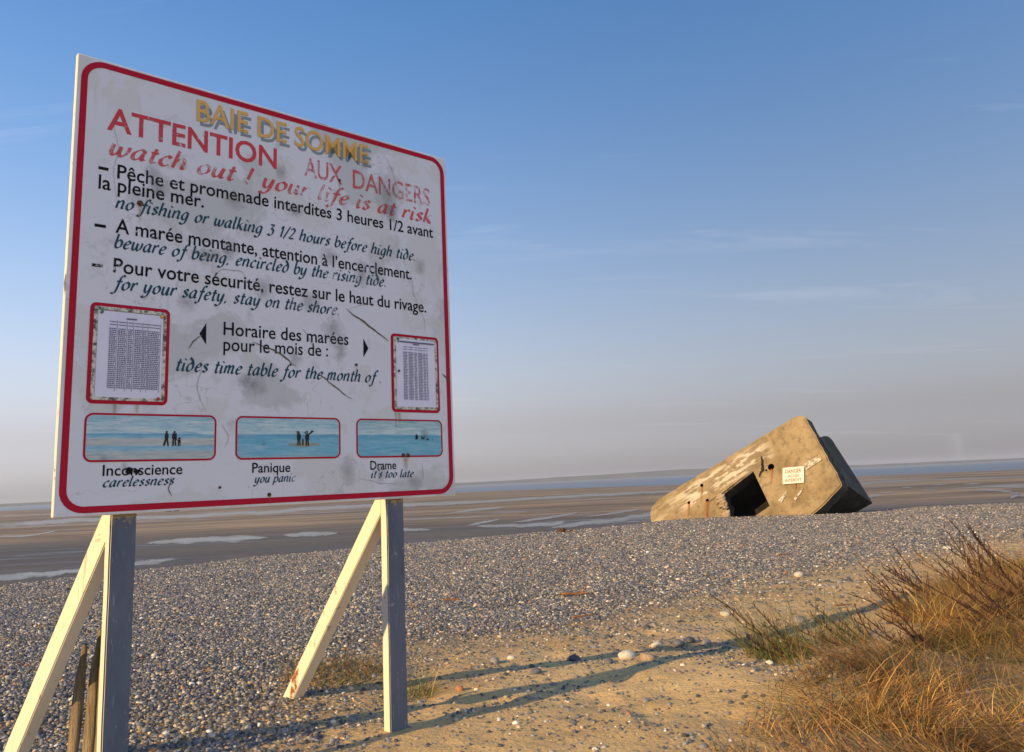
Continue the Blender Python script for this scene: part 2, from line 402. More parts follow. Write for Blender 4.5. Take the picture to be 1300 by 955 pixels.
hh = np.interp(pxs, [-900, -100, 0, 100, 300, 450, 580, 650, 700, 760, 800, 840, 880, 920, 980, 1080, 1180, 1300, 1700, 2500],
               [5, 6, 7, 6, 6, 9, 10, 11, 16, 18, 23, 27, 25, 26, 20, 7, 6, 6, 8, 10])
hh = hh + 1.6 * vnoise(np.linspace(0, 40, 240), np.zeros(240), 41, 3)
V = []; F = []
prof = [(0, 0), (30, .55), (80, .9), (160, 1.0), (320, .8), (520, 0)]
for j, (d, k) in enumerate(prof):
    for i in range(240):
        V.append(((RH + d) * math.sin(az[i]), (RH + d) * math.cos(az[i]), FLAT_Z + (6 * (d < 521) + hh[i]) * k - .2))
for j in range(len(prof) - 1):
    for i in range(239):
        F.append((j * 240 + i, j * 240 + i + 1, (j + 1) * 240 + i + 1, (j + 1) * 240 + i))
o = obj('far_hills', pymesh('far_hills', V, F), None, m.mat, True)
tag(o, 'low wooded coast on the far side of the bay', 'hills', kind='structure')

# haze over the bay
me = bmmesh('haze', box_bm(-8800, 8800, -500, 8800, FLAT_Z - 1.6, 42))
m = bpy.data.materials.new('haze_air'); m.use_nodes = True; t = m.node_tree; t.nodes.clear()
pv = t.nodes.new('ShaderNodeVolumePrincipled'); mo = t.nodes.new('ShaderNodeOutputMaterial')
pv.inputs['Color'].default_value = (.80, .86, .96, 1); pv.inputs['Density'].default_value = 0.00017; pv.inputs['Anisotropy'].default_value = 0.1
t.links.new(pv.outputs[0], mo.inputs['Volume'])
o = obj('haze', me, None, m); tag(o, 'thin pale haze lying over the bay', 'haze', kind='stuff')

# ------------------------------------------------------------------ bunker
PSI, TAU, LEAN = math.radians(34), .46695615, -.35851505
e1h = Vector((math.cos(PSI), -math.sin(PSI), 0)); n3 = Vector((math.sin(PSI), math.cos(PSI), 0)); UP = Vector((0, 0, 1))
e1 = math.cos(TAU) * e1h + math.sin(TAU) * UP
e2 = math.sin(TAU) * e1h - math.cos(TAU) * UP
E2 = math.cos(LEAN) * e2 + math.sin(LEAN) * n3
E3 = math.cos(LEAN) * n3 - math.sin(LEAN) * e2
BT = Vector((12.1916, 34.0, 2.3935))
BM = Matrix(((e1.x, E3.x, -E2.x, BT.x), (e1.y, E3.y, -E2.y, BT.y), (e1.z, E3.z, -E2.z, BT.z), (0, 0, 0, 1)))
bunker = bpy.data.objects.new('bunker', None); col.objects.link(bunker); bunker.matrix_world = BM
tag(bunker, 'toppled concrete bunker half sunk and tilted on the shingle bank', 'bunker')
# local: X = -a (a measured down the block from its raised end), Y = depth, Z = -b
def prism(poly, d0, d1, jit=0.0, seed=0, step=0.16, bev=0.0):
    """poly of (a, b); extruded in depth; edges broken up by small knocks"""
    P = []
    for i, p in enumerate(poly):
        q = poly[(i + 1) % len(poly)]
        L = math.hypot(q[0] - p[0], q[1] - p[1]); k = max(1, int(L / step)) if jit else 1
        for j in range(k):
            t = j / k; P.append((p[0] + (q[0] - p[0]) * t, p[1] + (q[1] - p[1]) * t))
    bm = bmesh.new(); n = len(P)
    def pt(p, d, s):
        jx = jit * fbm(p[0] * 2.1, p[1] * 2.1, d * 3 + seed, 4); jz = jit * fbm(p[0] * 2.1, p[1] * 2.1, d * 3 + seed + 50, 4)
        return (-p[0] + jx, d, -p[1] + jz)
    A = [bm.verts.new(pt(p, d0, 0)) for p in P]; B = [bm.verts.new(pt(p, d1, 1)) for p in P]
    bm.faces.new(A); bm.faces.new(B[::-1])
    for i in range(n): bm.faces.new((A[i], B[i], B[(i + 1) % n], A[(i + 1) % n]))
    bmesh.ops.recalc_face_normals(bm, faces=bm.faces[:])
    if bev:
        ed = [e for e in bm.edges if abs(e.verts[0].co.y - d0) < 1e-6 and abs(e.verts[1].co.y - d0) < 1e-6]
        bmesh.ops.bevel(bm, geom=ed, offset=bev, segments=2, affect='EDGES')
    return bm
def rounded(poly, rad, seg=5):
    out = []
    n = len(poly)
    for i, p in enumerate(poly):
        r = rad[i]
        if r <= 0: out.append(p); continue
        a = Vector(poly[i - 1]) - Vector(p); b = Vector(poly[(i + 1) % n]) - Vector(p)
        a.normalize(); b.normalize(); p0 = Vector(p) + a * r; p1 = Vector(p) + b * r
        for k in range(seg + 1):
            t = k / seg
            q = p0 * (1 - t) ** 2 + Vector(p) * 2 * t * (1 - t) + p1 * t ** 2
            out.append((q.x, q.y))
    return out
def boolean(base, cutter, op):
    md = base.modifiers.new('b', 'BOOLEAN'); md.object = cutter; md.operation = op; md.solver = 'EXACT'
    dg = bpy.context.evaluated_depsgraph_get(); dg.update()
    me = bpy.data.meshes.new_from_object(base.evaluated_get(dg)); base.modifiers.clear()
    old = base.data; base.data = me; bpy.data.meshes.remove(old)
    cm = cutter.data; bpy.data.objects.remove(cutter); bpy.data.meshes.remove(cm)
def tmp(bm): return obj('cut', bmmesh('cut', bm), bunker)

m = NT('weathered_concrete')
big = m.noise(.7, 6, .62)
cc = m.ramp(big, [(.30, (.18, .132, .070)), (.5, (.30, .225, .128)), (.72, (.40, .31, .19))])
cc = m.mix(m.ramp(m.noise(3.1, 6, .7, loc=(4, 1, 2)), [(.48, 0.0), (.66, .75)]), cc, (.15, .115, .07))
sp = m.n('ShaderNodeSeparateXYZ'); m.link(m.obj, sp.inputs[0])
# pale flaked skin on the upper band, dragged along the block
fl = m.noise(1.5, 7, .72, sc=(.55, 1, 2.4), rot=(0, .12, 0))
band = m.ramp(m.math('MULTIPLY', sp.outputs[2], -0.5), [(.06, .0), (.16, 1.0), (.52, 1.0), (.62, 0.0)])
left = m.ramp(m.math('MULTIPLY', sp.outputs[0], -0.1), [(.17, 0.0), (.24, 1.0), (.60, 1.0), (.74, .35)])
fm = m.math('MULTIPLY', m.math('MULTIPLY', m.ramp(fl, [(.46, 0.0), (.52, 1.0)]), band), left)
cc = m.mix(m.math('MULTIPLY', fm, .85), cc, (.60, .53, .42))
sc_ = m.ramp(m.noise(5, 6, .75, sc=(.4, 1, 2), rot=(0, -.6, 0)), [(.62, 0.0), (.70, .5)])
cc = m.mix(sc_, cc, (.46, .41, .33))
fr = m.math('FRACT', m.math('MULTIPLY', m.math('ADD', sp.outputs[2], m.math('MULTIPLY', m.noise(1.2, 3), .05)), 3.4))
bl = m.math('MULTIPLY', m.ramp(fr, [(0, 1.0), (.05, 0.0)]), m.ramp(m.noise(1.1, 4, .6, loc=(2, 2, 8)), [(.42, 0.0), (.55, .55)]))
cc = m.mix(bl, cc, (.13, .10, .065))
m.set(cc, .93, .15)
bh = m.math('ADD', m.noise(2.2, 7, .7), m.math('ADD', m.math('MULTIPLY', m.noise(22, 4, .7), .18), m.math('MULTIPLY', fm, -.25)))
m.bump(bh, .9, .10)
m_conc = m.mat
m = NT('dark_concrete'); m.set(m.ramp(m.noise(2.2, 6, .65), [(.3, (.042, .043, .038)), (.55, (.075, .073, .062)), (.75, (.14, .13, .11))]), .95, .1); m.bump(m.noise(4, 6, .7), .8, .08); m_dark = m.mat  # darker concrete for the raised end, underside, back and rear wing
m = NT('shaded_recess_concrete'); m.set(m.ramp(m.noise(3, 4), [(.3, (.012, .011, .010)), (.7, (.03, .027, .022))]), .95, .05); m_recess = m.mat  # near-black colour stands in for deep shade inside the room and holes

poly = rounded([(0, 0), (7.9, -.02), (8.34, .26), (8.55, .95), (9.0, 4.4), (5.0, 4.6), (1.2, 4.1), (-.03, 3.68)], [.42, .3, .2, 0, 0, 0, 0, .16])
main = obj('front_wall', bmmesh('front_wall', prism(poly, 0, .64, .05, 1, .2, .05)), bunker)
# rear wing: profile in (depth, b) swept along the block
def sweep(profile, a0, a1, jit=.03, seed=5):
    bm = bmesh.new(); rows = []
    k = 14
    for j in range(k + 1):
        a_ = a0 + (a1 - a0) * j / k; r = []
        for (d, b) in profile:
            r.append(bm.verts.new((-a_ + jit * fbm(a_, d * 3, b + seed), d + jit * fbm(a_ * 2, d, b * 2 + seed), -b + jit * fbm(a_ * 2 + 9, d * 2, b + seed))))
        rows.append(r)
    n = len(profile)
    for j in range(k):
        for i in range(n): bm.faces.new((rows[j][i], rows[j + 1][i], rows[j + 1][(i + 1) % n], rows[j][(i + 1) % n]))
    bm.faces.new(rows[0]); bm.faces.new(rows[-1][::-1])
    bmesh.ops.recalc_face_normals(bm, faces=bm.faces[:])
    return bm
wing = [(.5, 1.18), (.66, 1.08), (1.2, .84), (1.75, .60), (2.0, .58), (2.2, .66), (2.36, .88), (3.05, 3.2), (3.06, 3.6), (.5, 3.62)]
rear = obj('rear_wing', bmmesh('rear_wing', sweep(wing, -.05, 8.0)), bunker)
boolean(rear, tmp(box_bm(-7.3, -1.2, .2, 2.25, -3.45, -1.32)), 'DIFFERENCE')
OPEN = [(3.03, 1.24), (4.72, 1.46), (4.80, 1.75), (4.68, 1.9), (4.86, 2.2), (4.78, 2.5), (4.98, 3.1), (3.72, 3.04), (3.02, 2.97)]
boolean(main, tmp(prism(OPEN, -.5, .8)), 'DIFFERENCE')
for (a_, b_, r_) in ((2.25, 1.48, .155), (2.50, 1.50, .05), (5.47, .55, .088), (6.36, .96, .08), (5.50, 1.32, .085), (1.62, 2.72, .035)):
    bm = bmesh.new()
    mt = Matrix.Translation((-a_, 0, -b_)) @ Matrix.Rotation(math.pi / 2, 4, 'X')
    bmesh.ops.create_cone(bm, cap_ends=True, segments=14, radius1=r_, radius2=r_ * .9, depth=.9, matrix=mt)
    for v in bm.verts: v.co += Vector((.12 * r_ * fbm(v.co.x * 30, v.co.z * 30, 3), 0, .12 * r_ * fbm(v.co.x * 30, v.co.z * 30, 8)))
    boolean(main, tmp(bm), 'DIFFERENCE')
HOLES = ((2.25, 1.48, .155), (2.50, 1.50, .05), (5.47, .55, .088), (6.36, .96, .08), (5.50, 1.32, .085))
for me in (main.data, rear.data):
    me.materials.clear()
    for mt in (m_conc, m_recess, m_dark): me.materials.append(mt)
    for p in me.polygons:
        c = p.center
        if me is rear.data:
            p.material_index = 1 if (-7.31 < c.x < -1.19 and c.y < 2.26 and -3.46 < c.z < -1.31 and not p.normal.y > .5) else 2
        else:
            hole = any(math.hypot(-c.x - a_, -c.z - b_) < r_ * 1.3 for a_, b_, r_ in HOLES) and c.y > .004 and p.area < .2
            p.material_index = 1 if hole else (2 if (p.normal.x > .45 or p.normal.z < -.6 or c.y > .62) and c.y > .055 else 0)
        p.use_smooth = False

# crumbling reinforced jamb left of the opening
m = NT('broken_concrete')
m.set(m.ramp(m.noise(7, 5, .7), [(.3, (.16, .10, .06)), (.5, (.36, .27, .18)), (.7, (.50, .42, .32))]), .95, .1)
m.bump(m.noise(25, 4, .7), .6, .03); m_brk = m.mat
for i in range(15):
    t = i / 14; b_ = 1.42 + 1.75 * t; a_ = 4.84 + .16 * t + random.uniform(-.02, .16)
    bm = bmesh.new(); bmesh.ops.create_icosphere(bm, subdivisions=1, radius=1)
    s = random.uniform(.10, .19)
    for v in bm.verts:
        v.co = Vector((v.co.x * s * 1.5, v.co.y * s * .8, v.co.z * s * .75)) * (1 + .3 * random.uniform(-1, 1)) + Vector((-a_, -.03 + random.uniform(-.02, .04), -b_))
    obj('broken_lump', bmmesh('broken_lump', bm), bunker, m_brk)

# rust runs below the fixing holes follow gravity; they are stains on the face
gl = BM.to_3x3().transposed() @ Vector((0, 0, -1)); gdir = Vector((gl.x, 0, gl.z)).normalized()
m = NT('rust_stain'); uvn = m.tc.outputs['UV']
su = m.n('ShaderNodeSeparateXYZ'); m.link(uvn, su.inputs[0])
fade = m.math('MULTIPLY', m.ramp(su.outputs[0], [(0, 0.0), (.5, 1.0), (1, 0.0)]), m.ramp(su.outputs[1], [(0, .95), (.5, .7), (1, 0.0)]))
m.set((.36, .13, .03), .95, .05); m.worn(m.math('MULTIPLY', fade, m.ramp(m.noise(6, 4, .7), [(.25, .5), (.6, 1.0)]))); m_rust = m.mat
def stain(name, a0, b0, w, L, mat, dirv=gdir):
    side = Vector((dirv.z, 0, -dirv.x)); o0 = Vector((-a0, -.056, -b0)); V = []; F = []; k = 8
    for j in range(k + 1):
        p = o0 + dirv * (L * j / k); ww = w * (1 - .35 * j / k)
        V += [p - side * ww / 2, p + side * ww / 2]
    F = [(2 * j, 2 * j + 1, 2 * j + 3, 2 * j + 2) for j in range(k)]
    me = pymesh(name, V, F); uv = me.uv_layers.new(name='UVMap')
    for lp in me.loops: uv.data[lp.index].uv = (lp.vertex_index % 2, (lp.vertex_index // 2) / k)
    return obj(name, me, bunker, mat)
stain('rust_stain', 2.25, 1.60, .13, .75, m_rust); stain('rust_stain', 5.47, .62, .16, .8, m_rust)
stain('rust_stain', 6.36, 1.02, .15, .7, m_rust); stain('rust_stain', 5.50, 1.38, .22, .8, m_rust); stain('rust_stain', 1.62, 2.72, .08, .25, m_rust)
m = NT('red_spray_paint'); m.set((.55, .04, .03), .7, .2); m_redp = m.mat
stain('paint_mark', 6.25, 2.0, .045, .3, m_redp, Vector((.25, 0, -1)).normalized()); stain('paint_mark', 5.75, 1.85, .045, .36, m_redp, Vector((-.1, 0, -1)).normalized())
m = NT('white_paint_trace'); m.set((.6, .55, .45), .9, .1); m.worn(m.ramp(m.noise(9, 4, .7), [(.42, 0.0), (.55, .9)])); m_wp = m.mat
stain('paint_mark', 2.55, 3.05, .16, .5, m_wp, Vector((.9, 0, .42)).normalized()); stain('paint_mark', 1.95, 3.28, .12, .55, m_wp, Vector((.9, 0, .42)).normalized())
stain('paint_mark', .98, 2.25, .32, .75, m_wp, Vector((.95, 0, -.02)).normalized())
# dark crack from the large hole, and one running to the lower jamb
m = NT('crack_dark'); m.set((.03, .025, .02), .95, .05); m_crack = m.mat
def ribbon(name, pts, w, parent, mat, y=-.055, jit=.02):
    P = []
    for i in range(len(pts) - 1):
        for j in range(8):
            t = j / 8; P.append(Vector((pts[i][0] + (pts[i + 1][0] - pts[i][0]) * t, pts[i][1] + (pts[i + 1][1] - pts[i][1]) * t)))
    P.append(Vector(pts[-1]))
    P = [p + Vector((jit * fbm(p.x * 9, p.y * 9, 1), jit * fbm(p.x * 9, p.y * 9, 5))) for p in P]
    V = []; n = len(P)
    for i, p in enumerate(P):
        d = (P[min(i + 1, n - 1)] - P[max(i - 1, 0)]).normalized(); nn = Vector((-d.y, d.x)); t = i / (n - 1)
        ww = w * (.25 + .9 * math.sin(math.pi * min(max(t, .04), .96))) * (.7 + .6 * random.random()) / 2
        V += [(p.x + nn.x * ww, y, p.y + nn.y * ww), (p.x - nn.x * ww, y, p.y - nn.y * ww)]
    return obj(name, pymesh(name, V, [(2 * i, 2 * i + 1, 2 * i + 3, 2 * i + 2) for i in range(n - 1)]), parent, mat)
ribbon('crack', [(-2.42, -.85), (-2.5, -1.12), (-2.62, -1.4), (-2.95, -1.62)], .10, bunker, m_crack, jit=.06)
ribbon('crack', [(-3.05, -1.2), (-4.1, -1.33), (-4.75, -1.42), (-5.6, -1.42)], .035, bunker, m_crack)

# ------------------------------------------------------------------ lettering
def bfont_mesh(name, text, bold=0.0, shear=0.0):
    cu = bpy.data.curves.new(name, 'FONT'); cu.body = text; cu.size = 1.0; cu.offset = bold; cu.shear = shear; cu.resolution_u = 3
    o = bpy.data.objects.new('t', cu); col.objects.link(o)
    dg = bpy.context.evaluated_depsgraph_get(); dg.update()
    me = bpy.data.meshes.new_from_object(o.evaluated_get(dg))
    bpy.data.objects.remove(o); bpy.data.curves.remove(cu)
    me.name = name
    return me
def me_co(me):
    a = np.empty(len(me.vertices) * 3, np.float32); me.vertices.foreach_get('co', a); return a.reshape(-1, 3)
_h = me_co(bfont_mesh('h', 'H')); CAPH = float(_h[:, 1].max())

# broad-nib italic, drawn stroke by stroke (x-height 1)
G = {
 'a': (.98, [[(.72, .92), (.45, 1.0), (.12, .62), (.10, .18), (.32, .0), (.58, .25), (.72, .85)], [(.76, 1.0), (.70, .4), (.74, .06), (.95, .14)]]),
 'b': (.92, [[(.12, 1.72), (.10, .8), (.12, .1)], [(.12, .6), (.45, 1.0), (.78, .72), (.72, .2), (.4, .0), (.12, .12)]]),
 'c': (.80, [[(.68, .82), (.45, 1.0), (.12, .62), (.12, .2), (.38, .0), (.70, .18)]]),
 'd': (.95, [[(.6, .95), (.35, .98), (.10, .6), (.12, .15), (.4, .0), (.72, .3), (.74, .85), (.5, 1.35), (.15, 1.68)]]),
 'e': (.82, [[(.12, .48), (.5, .58), (.68, .8), (.45, 1.0), (.14, .66), (.12, .2), (.36, .0), (.72, .2)]]),
 'f': (.66, [[(.85, 1.6), (.62, 1.74), (.42, 1.4), (.34, .5), (.22, -.35), (-.02, -.55), (-.2, -.42)], [(.08, .96), (.7, 1.0)]]),
 'g': (.96, [[(.72, .95), (.42, 1.0), (.12, .62), (.12, .2), (.36, .02), (.62, .3), (.74, .9)], [(.76, 1.0), (.70, .0), (.52, -.5), (.2, -.6), (.0, -.42)]]),
 'h': (.98, [[(.14, 1.72), (.10, .8), (.08, .0)], [(.11, .55), (.45, 1.0), (.72, .82), (.70, .1), (.92, .1)]]),
 'i': (.44, [[(.14, .98), (.13, .2), (.24, .0), (.4, .12)], [(.19, 1.36), (.23, 1.47)]]),
 'k': (.88, [[(.14, 1.72), (.08, .0)], [(.68, .98), (.3, .66), (.14, .5)], [(.3, .62), (.56, .16), (.84, .04)]]),
 'l': (.44, [[(.16, 1.72), (.12, .3), (.22, .0), (.4, .12)]]),
 'm': (1.42, [[(.12, 1.0), (.08, .0)], [(.10, .55), (.38, 1.0), (.58, .84), (.55, .0)], [(.57, .55), (.88, 1.0), (1.10, .82), (1.06, .1), (1.34, .12)]]),
 'n': (.98, [[(.12, 1.0), (.08, .0)], [(.10, .55), (.45, 1.0), (.72, .82), (.70, .1), (.92, .1)]]),
 'o': (.94, [[(.5, 1.0), (.15, .72), (.12, .2), (.4, .0), (.74, .3), (.76, .76), (.46, 1.0)]]),
 'p': (.94, [[(.14, 1.0), (.06, -.62)], [(.12, .6), (.45, 1.0), (.78, .72), (.72, .2), (.4, .0), (.12, .14)]]),
 'r': (.68, [[(.12, 1.0), (.08, .0)], [(.10, .5), (.38, .96), (.64, .9)]]),
 's': (.74, [[(.62, .84), (.38, 1.0), (.16, .8), (.36, .54), (.58, .28), (.36, .0), (.06, .14)]]),
 't': (.60, [[(.30, 1.42), (.22, .25), (.36, .0), (.56, .14)], [(.02, .98), (.56, 1.0)]]),
 'u': (.98, [[(.12, 1.0), (.10, .3), (.3, .0), (.56, .25), (.72, 1.0)], [(.74, 1.0), (.69, .2), (.78, .02), (.94, .14)]]),
 'w': (1.30, [[(.10, 1.0), (.12, .25), (.32, .0), (.54, .3), (.62, .9)], [(.62, .8), (.64, .2), (.84, .0), (1.10, .35), (1.16, .98)]]),
 'y': (.95, [[(.10, 1.0), (.12, .3), (.32, .02), (.58, .3), (.74, 1.0)], [(.76, 1.0), (.66, .0), (.45, -.5), (.12, -.6), (-.04, -.44)]]),
 '1': (.62, [[(.12, 1.2), (.38, 1.55), (.32, .0)]]),
 '2': (.86, [[(.12, 1.25), (.4, 1.55), (.70, 1.2), (.45, .6), (.05, .03)], [(.05, .03), (.76, .05)]]),
 '3': (.86, [[(.14, 1.5), (.72, 1.52)], [(.72, 1.52), (.32, .95)], [(.32, .95), (.68, .75), (.66, .2), (.3, -.04), (.04, .16)]]),
 '/': (.6, [[(.62, 1.7), (-.02, -.15)]]),
 '.': (.40, [[(.10, .06), (.15, .12)]]), ',': (.40, [[(.16, .1), (.06, -.2)]]), "'": (.3, [[(.2, 1.7), (.12, 1.35)]]),
 '!': (.6, [[(.28, 1.7), (.2, .45)], [(.14, .06), (.19, .12)]]), ' ': (.55, []),
}
def nib_mesh(name, text, shear=.27, tmax=.25, tmin=.07, space=.14):
    V = []; F = []; x = 0.0; phi = math.radians(32)
    for ch in text:
        adv, strokes = G[ch]
        for st in strokes:
            A = np.array(st, float)
            n = 2 + 5 * (len(A) - 1) if len(A) > 2 else 3
            P = resample(A, n) if len(A) > 2 else np.linspace(A[0], A[1], n)
            P = P.copy(); P[:, 0] += x + P[:, 1] * shear
            T = np.gradient(P, axis=0); T /= np.linalg.norm(T, axis=1)[:, None] + 1e-9
            th = np.arctan2(T[:, 1], T[:, 0]); w = tmin + (tmax - tmin) * np.abs(np.sin(th - phi))
            if len(A) == 2 and abs(A[1, 1] - A[0, 1]) < .15 and abs(A[1, 0] - A[0, 0]) < .1: w[:] = tmax * 1.0
            N = np.stack([-T[:, 1], T[:, 0]], 1) * (w / 2)[:, None]
            b = len(V); zz_ = .0004 * strokes.index(st)
            for p, q in zip(P, N): V += [(p[0] + q[0], p[1] + q[1], zz_), (p[0] - q[0], p[1] - q[1], zz_)]
            F += [(b + 2 * i, b + 2 * i + 1, b + 2 * i + 3, b + 2 * i + 2) for i in range(n - 1)]
        x += adv + space
    return pymesh(name, V, F)

# ------------------------------------------------------------------ warning sign
AZ = .839438715
TLc = Vector((-1.66282424, 2.88763495, 1.74728183)); BW, BH, BTK = 1.806, 1.80, .026
Ux = Vector((math.sin(AZ), math.cos(AZ), 0))
mid = TLc + Ux * (BW / 2)
gz0 = hz1(mid.x, mid.y)
sign = empty('warning_sign', (mid.x, mid.y, gz0), math.pi / 2 - AZ)
tag(sign, 'large weathered white warning board with red border standing on two braced posts', 'sign')
SM = Matrix.Translation((mid.x, mid.y, gz0)) @ Matrix.Rotation(math.pi / 2 - AZ, 4, 'Z')
TOP = TLc.z - gz0
def S(u, v, out=0.0): return Vector((u - BW / 2, -out, TOP - v))

# --- paints
m = NT('sign_board_paint')
pz = m.noise(1.7, 6, .6, dist=.5)
bc = m.mix(m.ramp(pz, [(.42, 0.0), (.46, 1.0)]), (.455, .475, .475), (.585, .60, .635))
bc = m.mix(m.ramp(m.noise(2.6, 5, .6, loc=(5, 2, 9), dist=.4), [(.55, 0.0), (.58, .7)]), bc, (.53, .535, .515))
gr = m.math('MULTIPLY', m.ramp(m.noise(7, 6, .72, loc=(1, 4, 2)), [(.56, 0.0), (.70, 1.0)]), m.ramp(m.noise(1.6, 3, .6, loc=(8, 3, 3)), [(.42, .1), (.6, 1.0)]))
bc = m.mix(m.math('MULTIPLY', gr, .62), bc, (.30, .295, .285))
dr = m.ramp(m.noise(9, 5, .65, sc=(2.6, 1, .22)), [(.60, 0.0), (.74, .45)])
bc = m.mix(dr, bc, (.42, .41, .38))
scr = m.ramp(m.noise(60, 3, .8, sc=(1, 1, .6)), [(.70, 0.0), (.76, .55)])
bc = m.mix(scr, bc, (.33, .32, .30))
# edges of lifted paint film
vo = m.n('ShaderNodeTexVoronoi', feature='DISTANCE_TO_EDGE'); vo.inputs['Scale'].default_value = 2.3
wob = m.n('ShaderNodeVectorMath', operation='ADD'); m.link(m.obj, wob.inputs[0])
wn_ = m.n('ShaderNodeTexNoise'); wn_.inputs['Scale'].default_value = 3.5; wn_.inputs['Detail'].default_value = 5; m.link(m.obj, wn_.inputs['Vector'])
m.link(wn_.outputs['Color'], wob.inputs[1]); m.link(wob.outputs[0], vo.inputs['Vector'])
film = m.math('MULTIPLY', m.ramp(vo.outputs['Distance'], [(.0, 1.0), (.010, 0.0)]), m.ramp(m.noise(2.2, 3, .6, loc=(2, 6, 1)), [(.50, 0.0), (.58, .6)]))
bc = m.mix(film, bc, (.34, .33, .31))
m.set(bc, .55, .35)
m.bump(m.math('ADD', m.math('MULTIPLY', pz, 1.2), m.math('MULTIPLY', m.noise(40, 4, .7), .15)), .25, .01)
m_board = m.mat
m = NT('board_edge_paint')
m.set(m.mix(m.ramp(m.noise(9, 5, .7, sc=(1, 1, .5)), [(.58, 0.0), (.64, 1.0)]), (.72, .67, .55), (.16, .12, .08)), .8, .2); m_edge = m.mat
def paint(name, c1, c2, lo=None, hi=None, scale=14, rough=.5, seed=0.0, gain=1.0):
    m = NT(name); m.set(m.mix(m.noise(25, 4, .7), c1, c2), .8, .12)
    if lo is not None:
        f = m.math('ADD', m.math('MULTIPLY', m.noise(scale, 5, .72, loc=(seed, 0, seed)), .6), m.math('MULTIPLY', m.noise(3.2, 2, .5, loc=(seed, 2, 0)), .4))
        m.worn(m.math('MULTIPLY', m.ramp(f, [(lo, 0.0), (hi, 1.0)]), gain))
    return m.mat
m_red = paint('border_red_paint', (.34, .008, .025), (.42, .014, .035), .28, .33)
m_att = paint('faded_red_paint', (.50, .03, .05), (.56, .08, .09), .40, .50, 22, seed=3.3)
m_att2 = paint('worn_red_paint', (.52, .05, .07), (.60, .14, .14), .41, .55, 30, seed=1.1)
m_wat = paint('thin_red_paint', (.52, .05, .07), (.60, .13, .13), .40, .53, 26, seed=5.5)
m_och = paint('ochre_paint', (.60, .34, .08), (.66, .42, .15), .36, .46, 18, seed=2.0)
m_shd = paint('slate_shadow_paint', (.17, .23, .26), (.24, .29, .31), .36, .48, 18, seed=4.0)
m_blk = paint('black_letter_paint', (.005, .007, .010), (.010, .013, .016), .33, .40, 30, seed=7.0)
m_tea = paint('teal_letter_paint', (.012, .055, .085), (.022, .08, .11), .35, .43, 30, seed=6.0)

bm = box_bm(-BW / 2, BW / 2, 0, BTK, TOP - BH, TOP, .003)
me = bmmesh('board', bm); me.materials.append(m_board); me.materials.append(m_edge)
for p in me.polygons: p.material_index = 0 if p.normal.y < -.9 else 1
board = obj('board', me, sign)
board['label'] = 'white painted panel with warnings in French and English'

def flat_from(me, name, fn, mat, lab=None):
    """place an XY mesh on the board: fn maps x,y arrays to u,v"""
    a = me_co(me); u, v = fn(a[:, 0], a[:, 1])
    out = .0016 + a[:, 2]
    b = np.stack([u - BW / 2, -out, TOP - v], 1).astype(np.float32)
    me.vertices.foreach_set('co', b.ravel()); me.update(); me.name = name
    if len(me.polygons) and sum(p.normal.y for p in me.polygons) > 0: me.flip_normals()
    me.materials.clear()
    return words_of(me, name, mat, lab)
def words_of(me, name, mat, lab):
    """one object for each painted word"""
    co = me_co(me); n = len(co); par = list(range(n))
    def find(i):
        while par[i] != i: par[i] = par[par[i]]; i = par[i]
        return i
    for p in me.polygons:
        r = find(p.vertices[0])
        for q in p.vertices[1:]: par[find(q)] = r
    lo, hi = {}, {}
    for i in range(n):
        r = find(i); x = float(co[i, 0]); lo[r] = min(lo.get(r, 9), x); hi[r] = max(hi.get(r, -9), x)
    groups = []; end = -99
    for r in sorted(lo, key=lambda k: lo[k]):
        if lo[r] - end > GAP[0]: groups.append(set())
        groups[-1].add(r); end = max(end, hi[r])
    out = []
    for g in groups:
        F = [tuple(p.vertices) for p in me.polygons if find(p.vertices[0]) in g]
        ids = sorted({i for f in F for i in f}); mp_ = {v: k for k, v in enumerate(ids)}
        w = pymesh(name, [tuple(co[i]) for i in ids], [tuple(mp_[i] for i in f) for f in F])
        o = obj(name, w, board, mat)
        if lab and len(groups) == 1: o['label'] = lab
        out.append(o)
    return out
GAP = [.02]
def put(me, name, u0, v0, u1, v1, xh, ref, mat, lab, dz=0.0):
    a = me_co(me); x0, x1 = a[:, 0].min(), a[:, 0].max(); sy = xh / ref
    return flat_from(me, name, lambda x, y: (u0 + (x - x0) / (x1 - x0) * (u1 - u0), v0 + (v1 - v0) * (x - x0) / (x1 - x0) - y * sy), mat, lab)
def cap(text, u0, v0, u1, v1, h, mat, lab, bold=.010):
    GAP[0] = h * .27
    return put(bfont_mesh('lettering', text, bold), 'lettering', u0, v0, u1, v1, h, CAPH, mat, lab)
def ital(text, u0, v0, u1, v1, xh, mat, lab, tmax=.34):
    GAP[0] = xh * .22
    return put(nib_mesh('lettering', text, tmax=tmax), 'lettering', u0, v0, u1, v1, xh, 1.0, mat, lab)

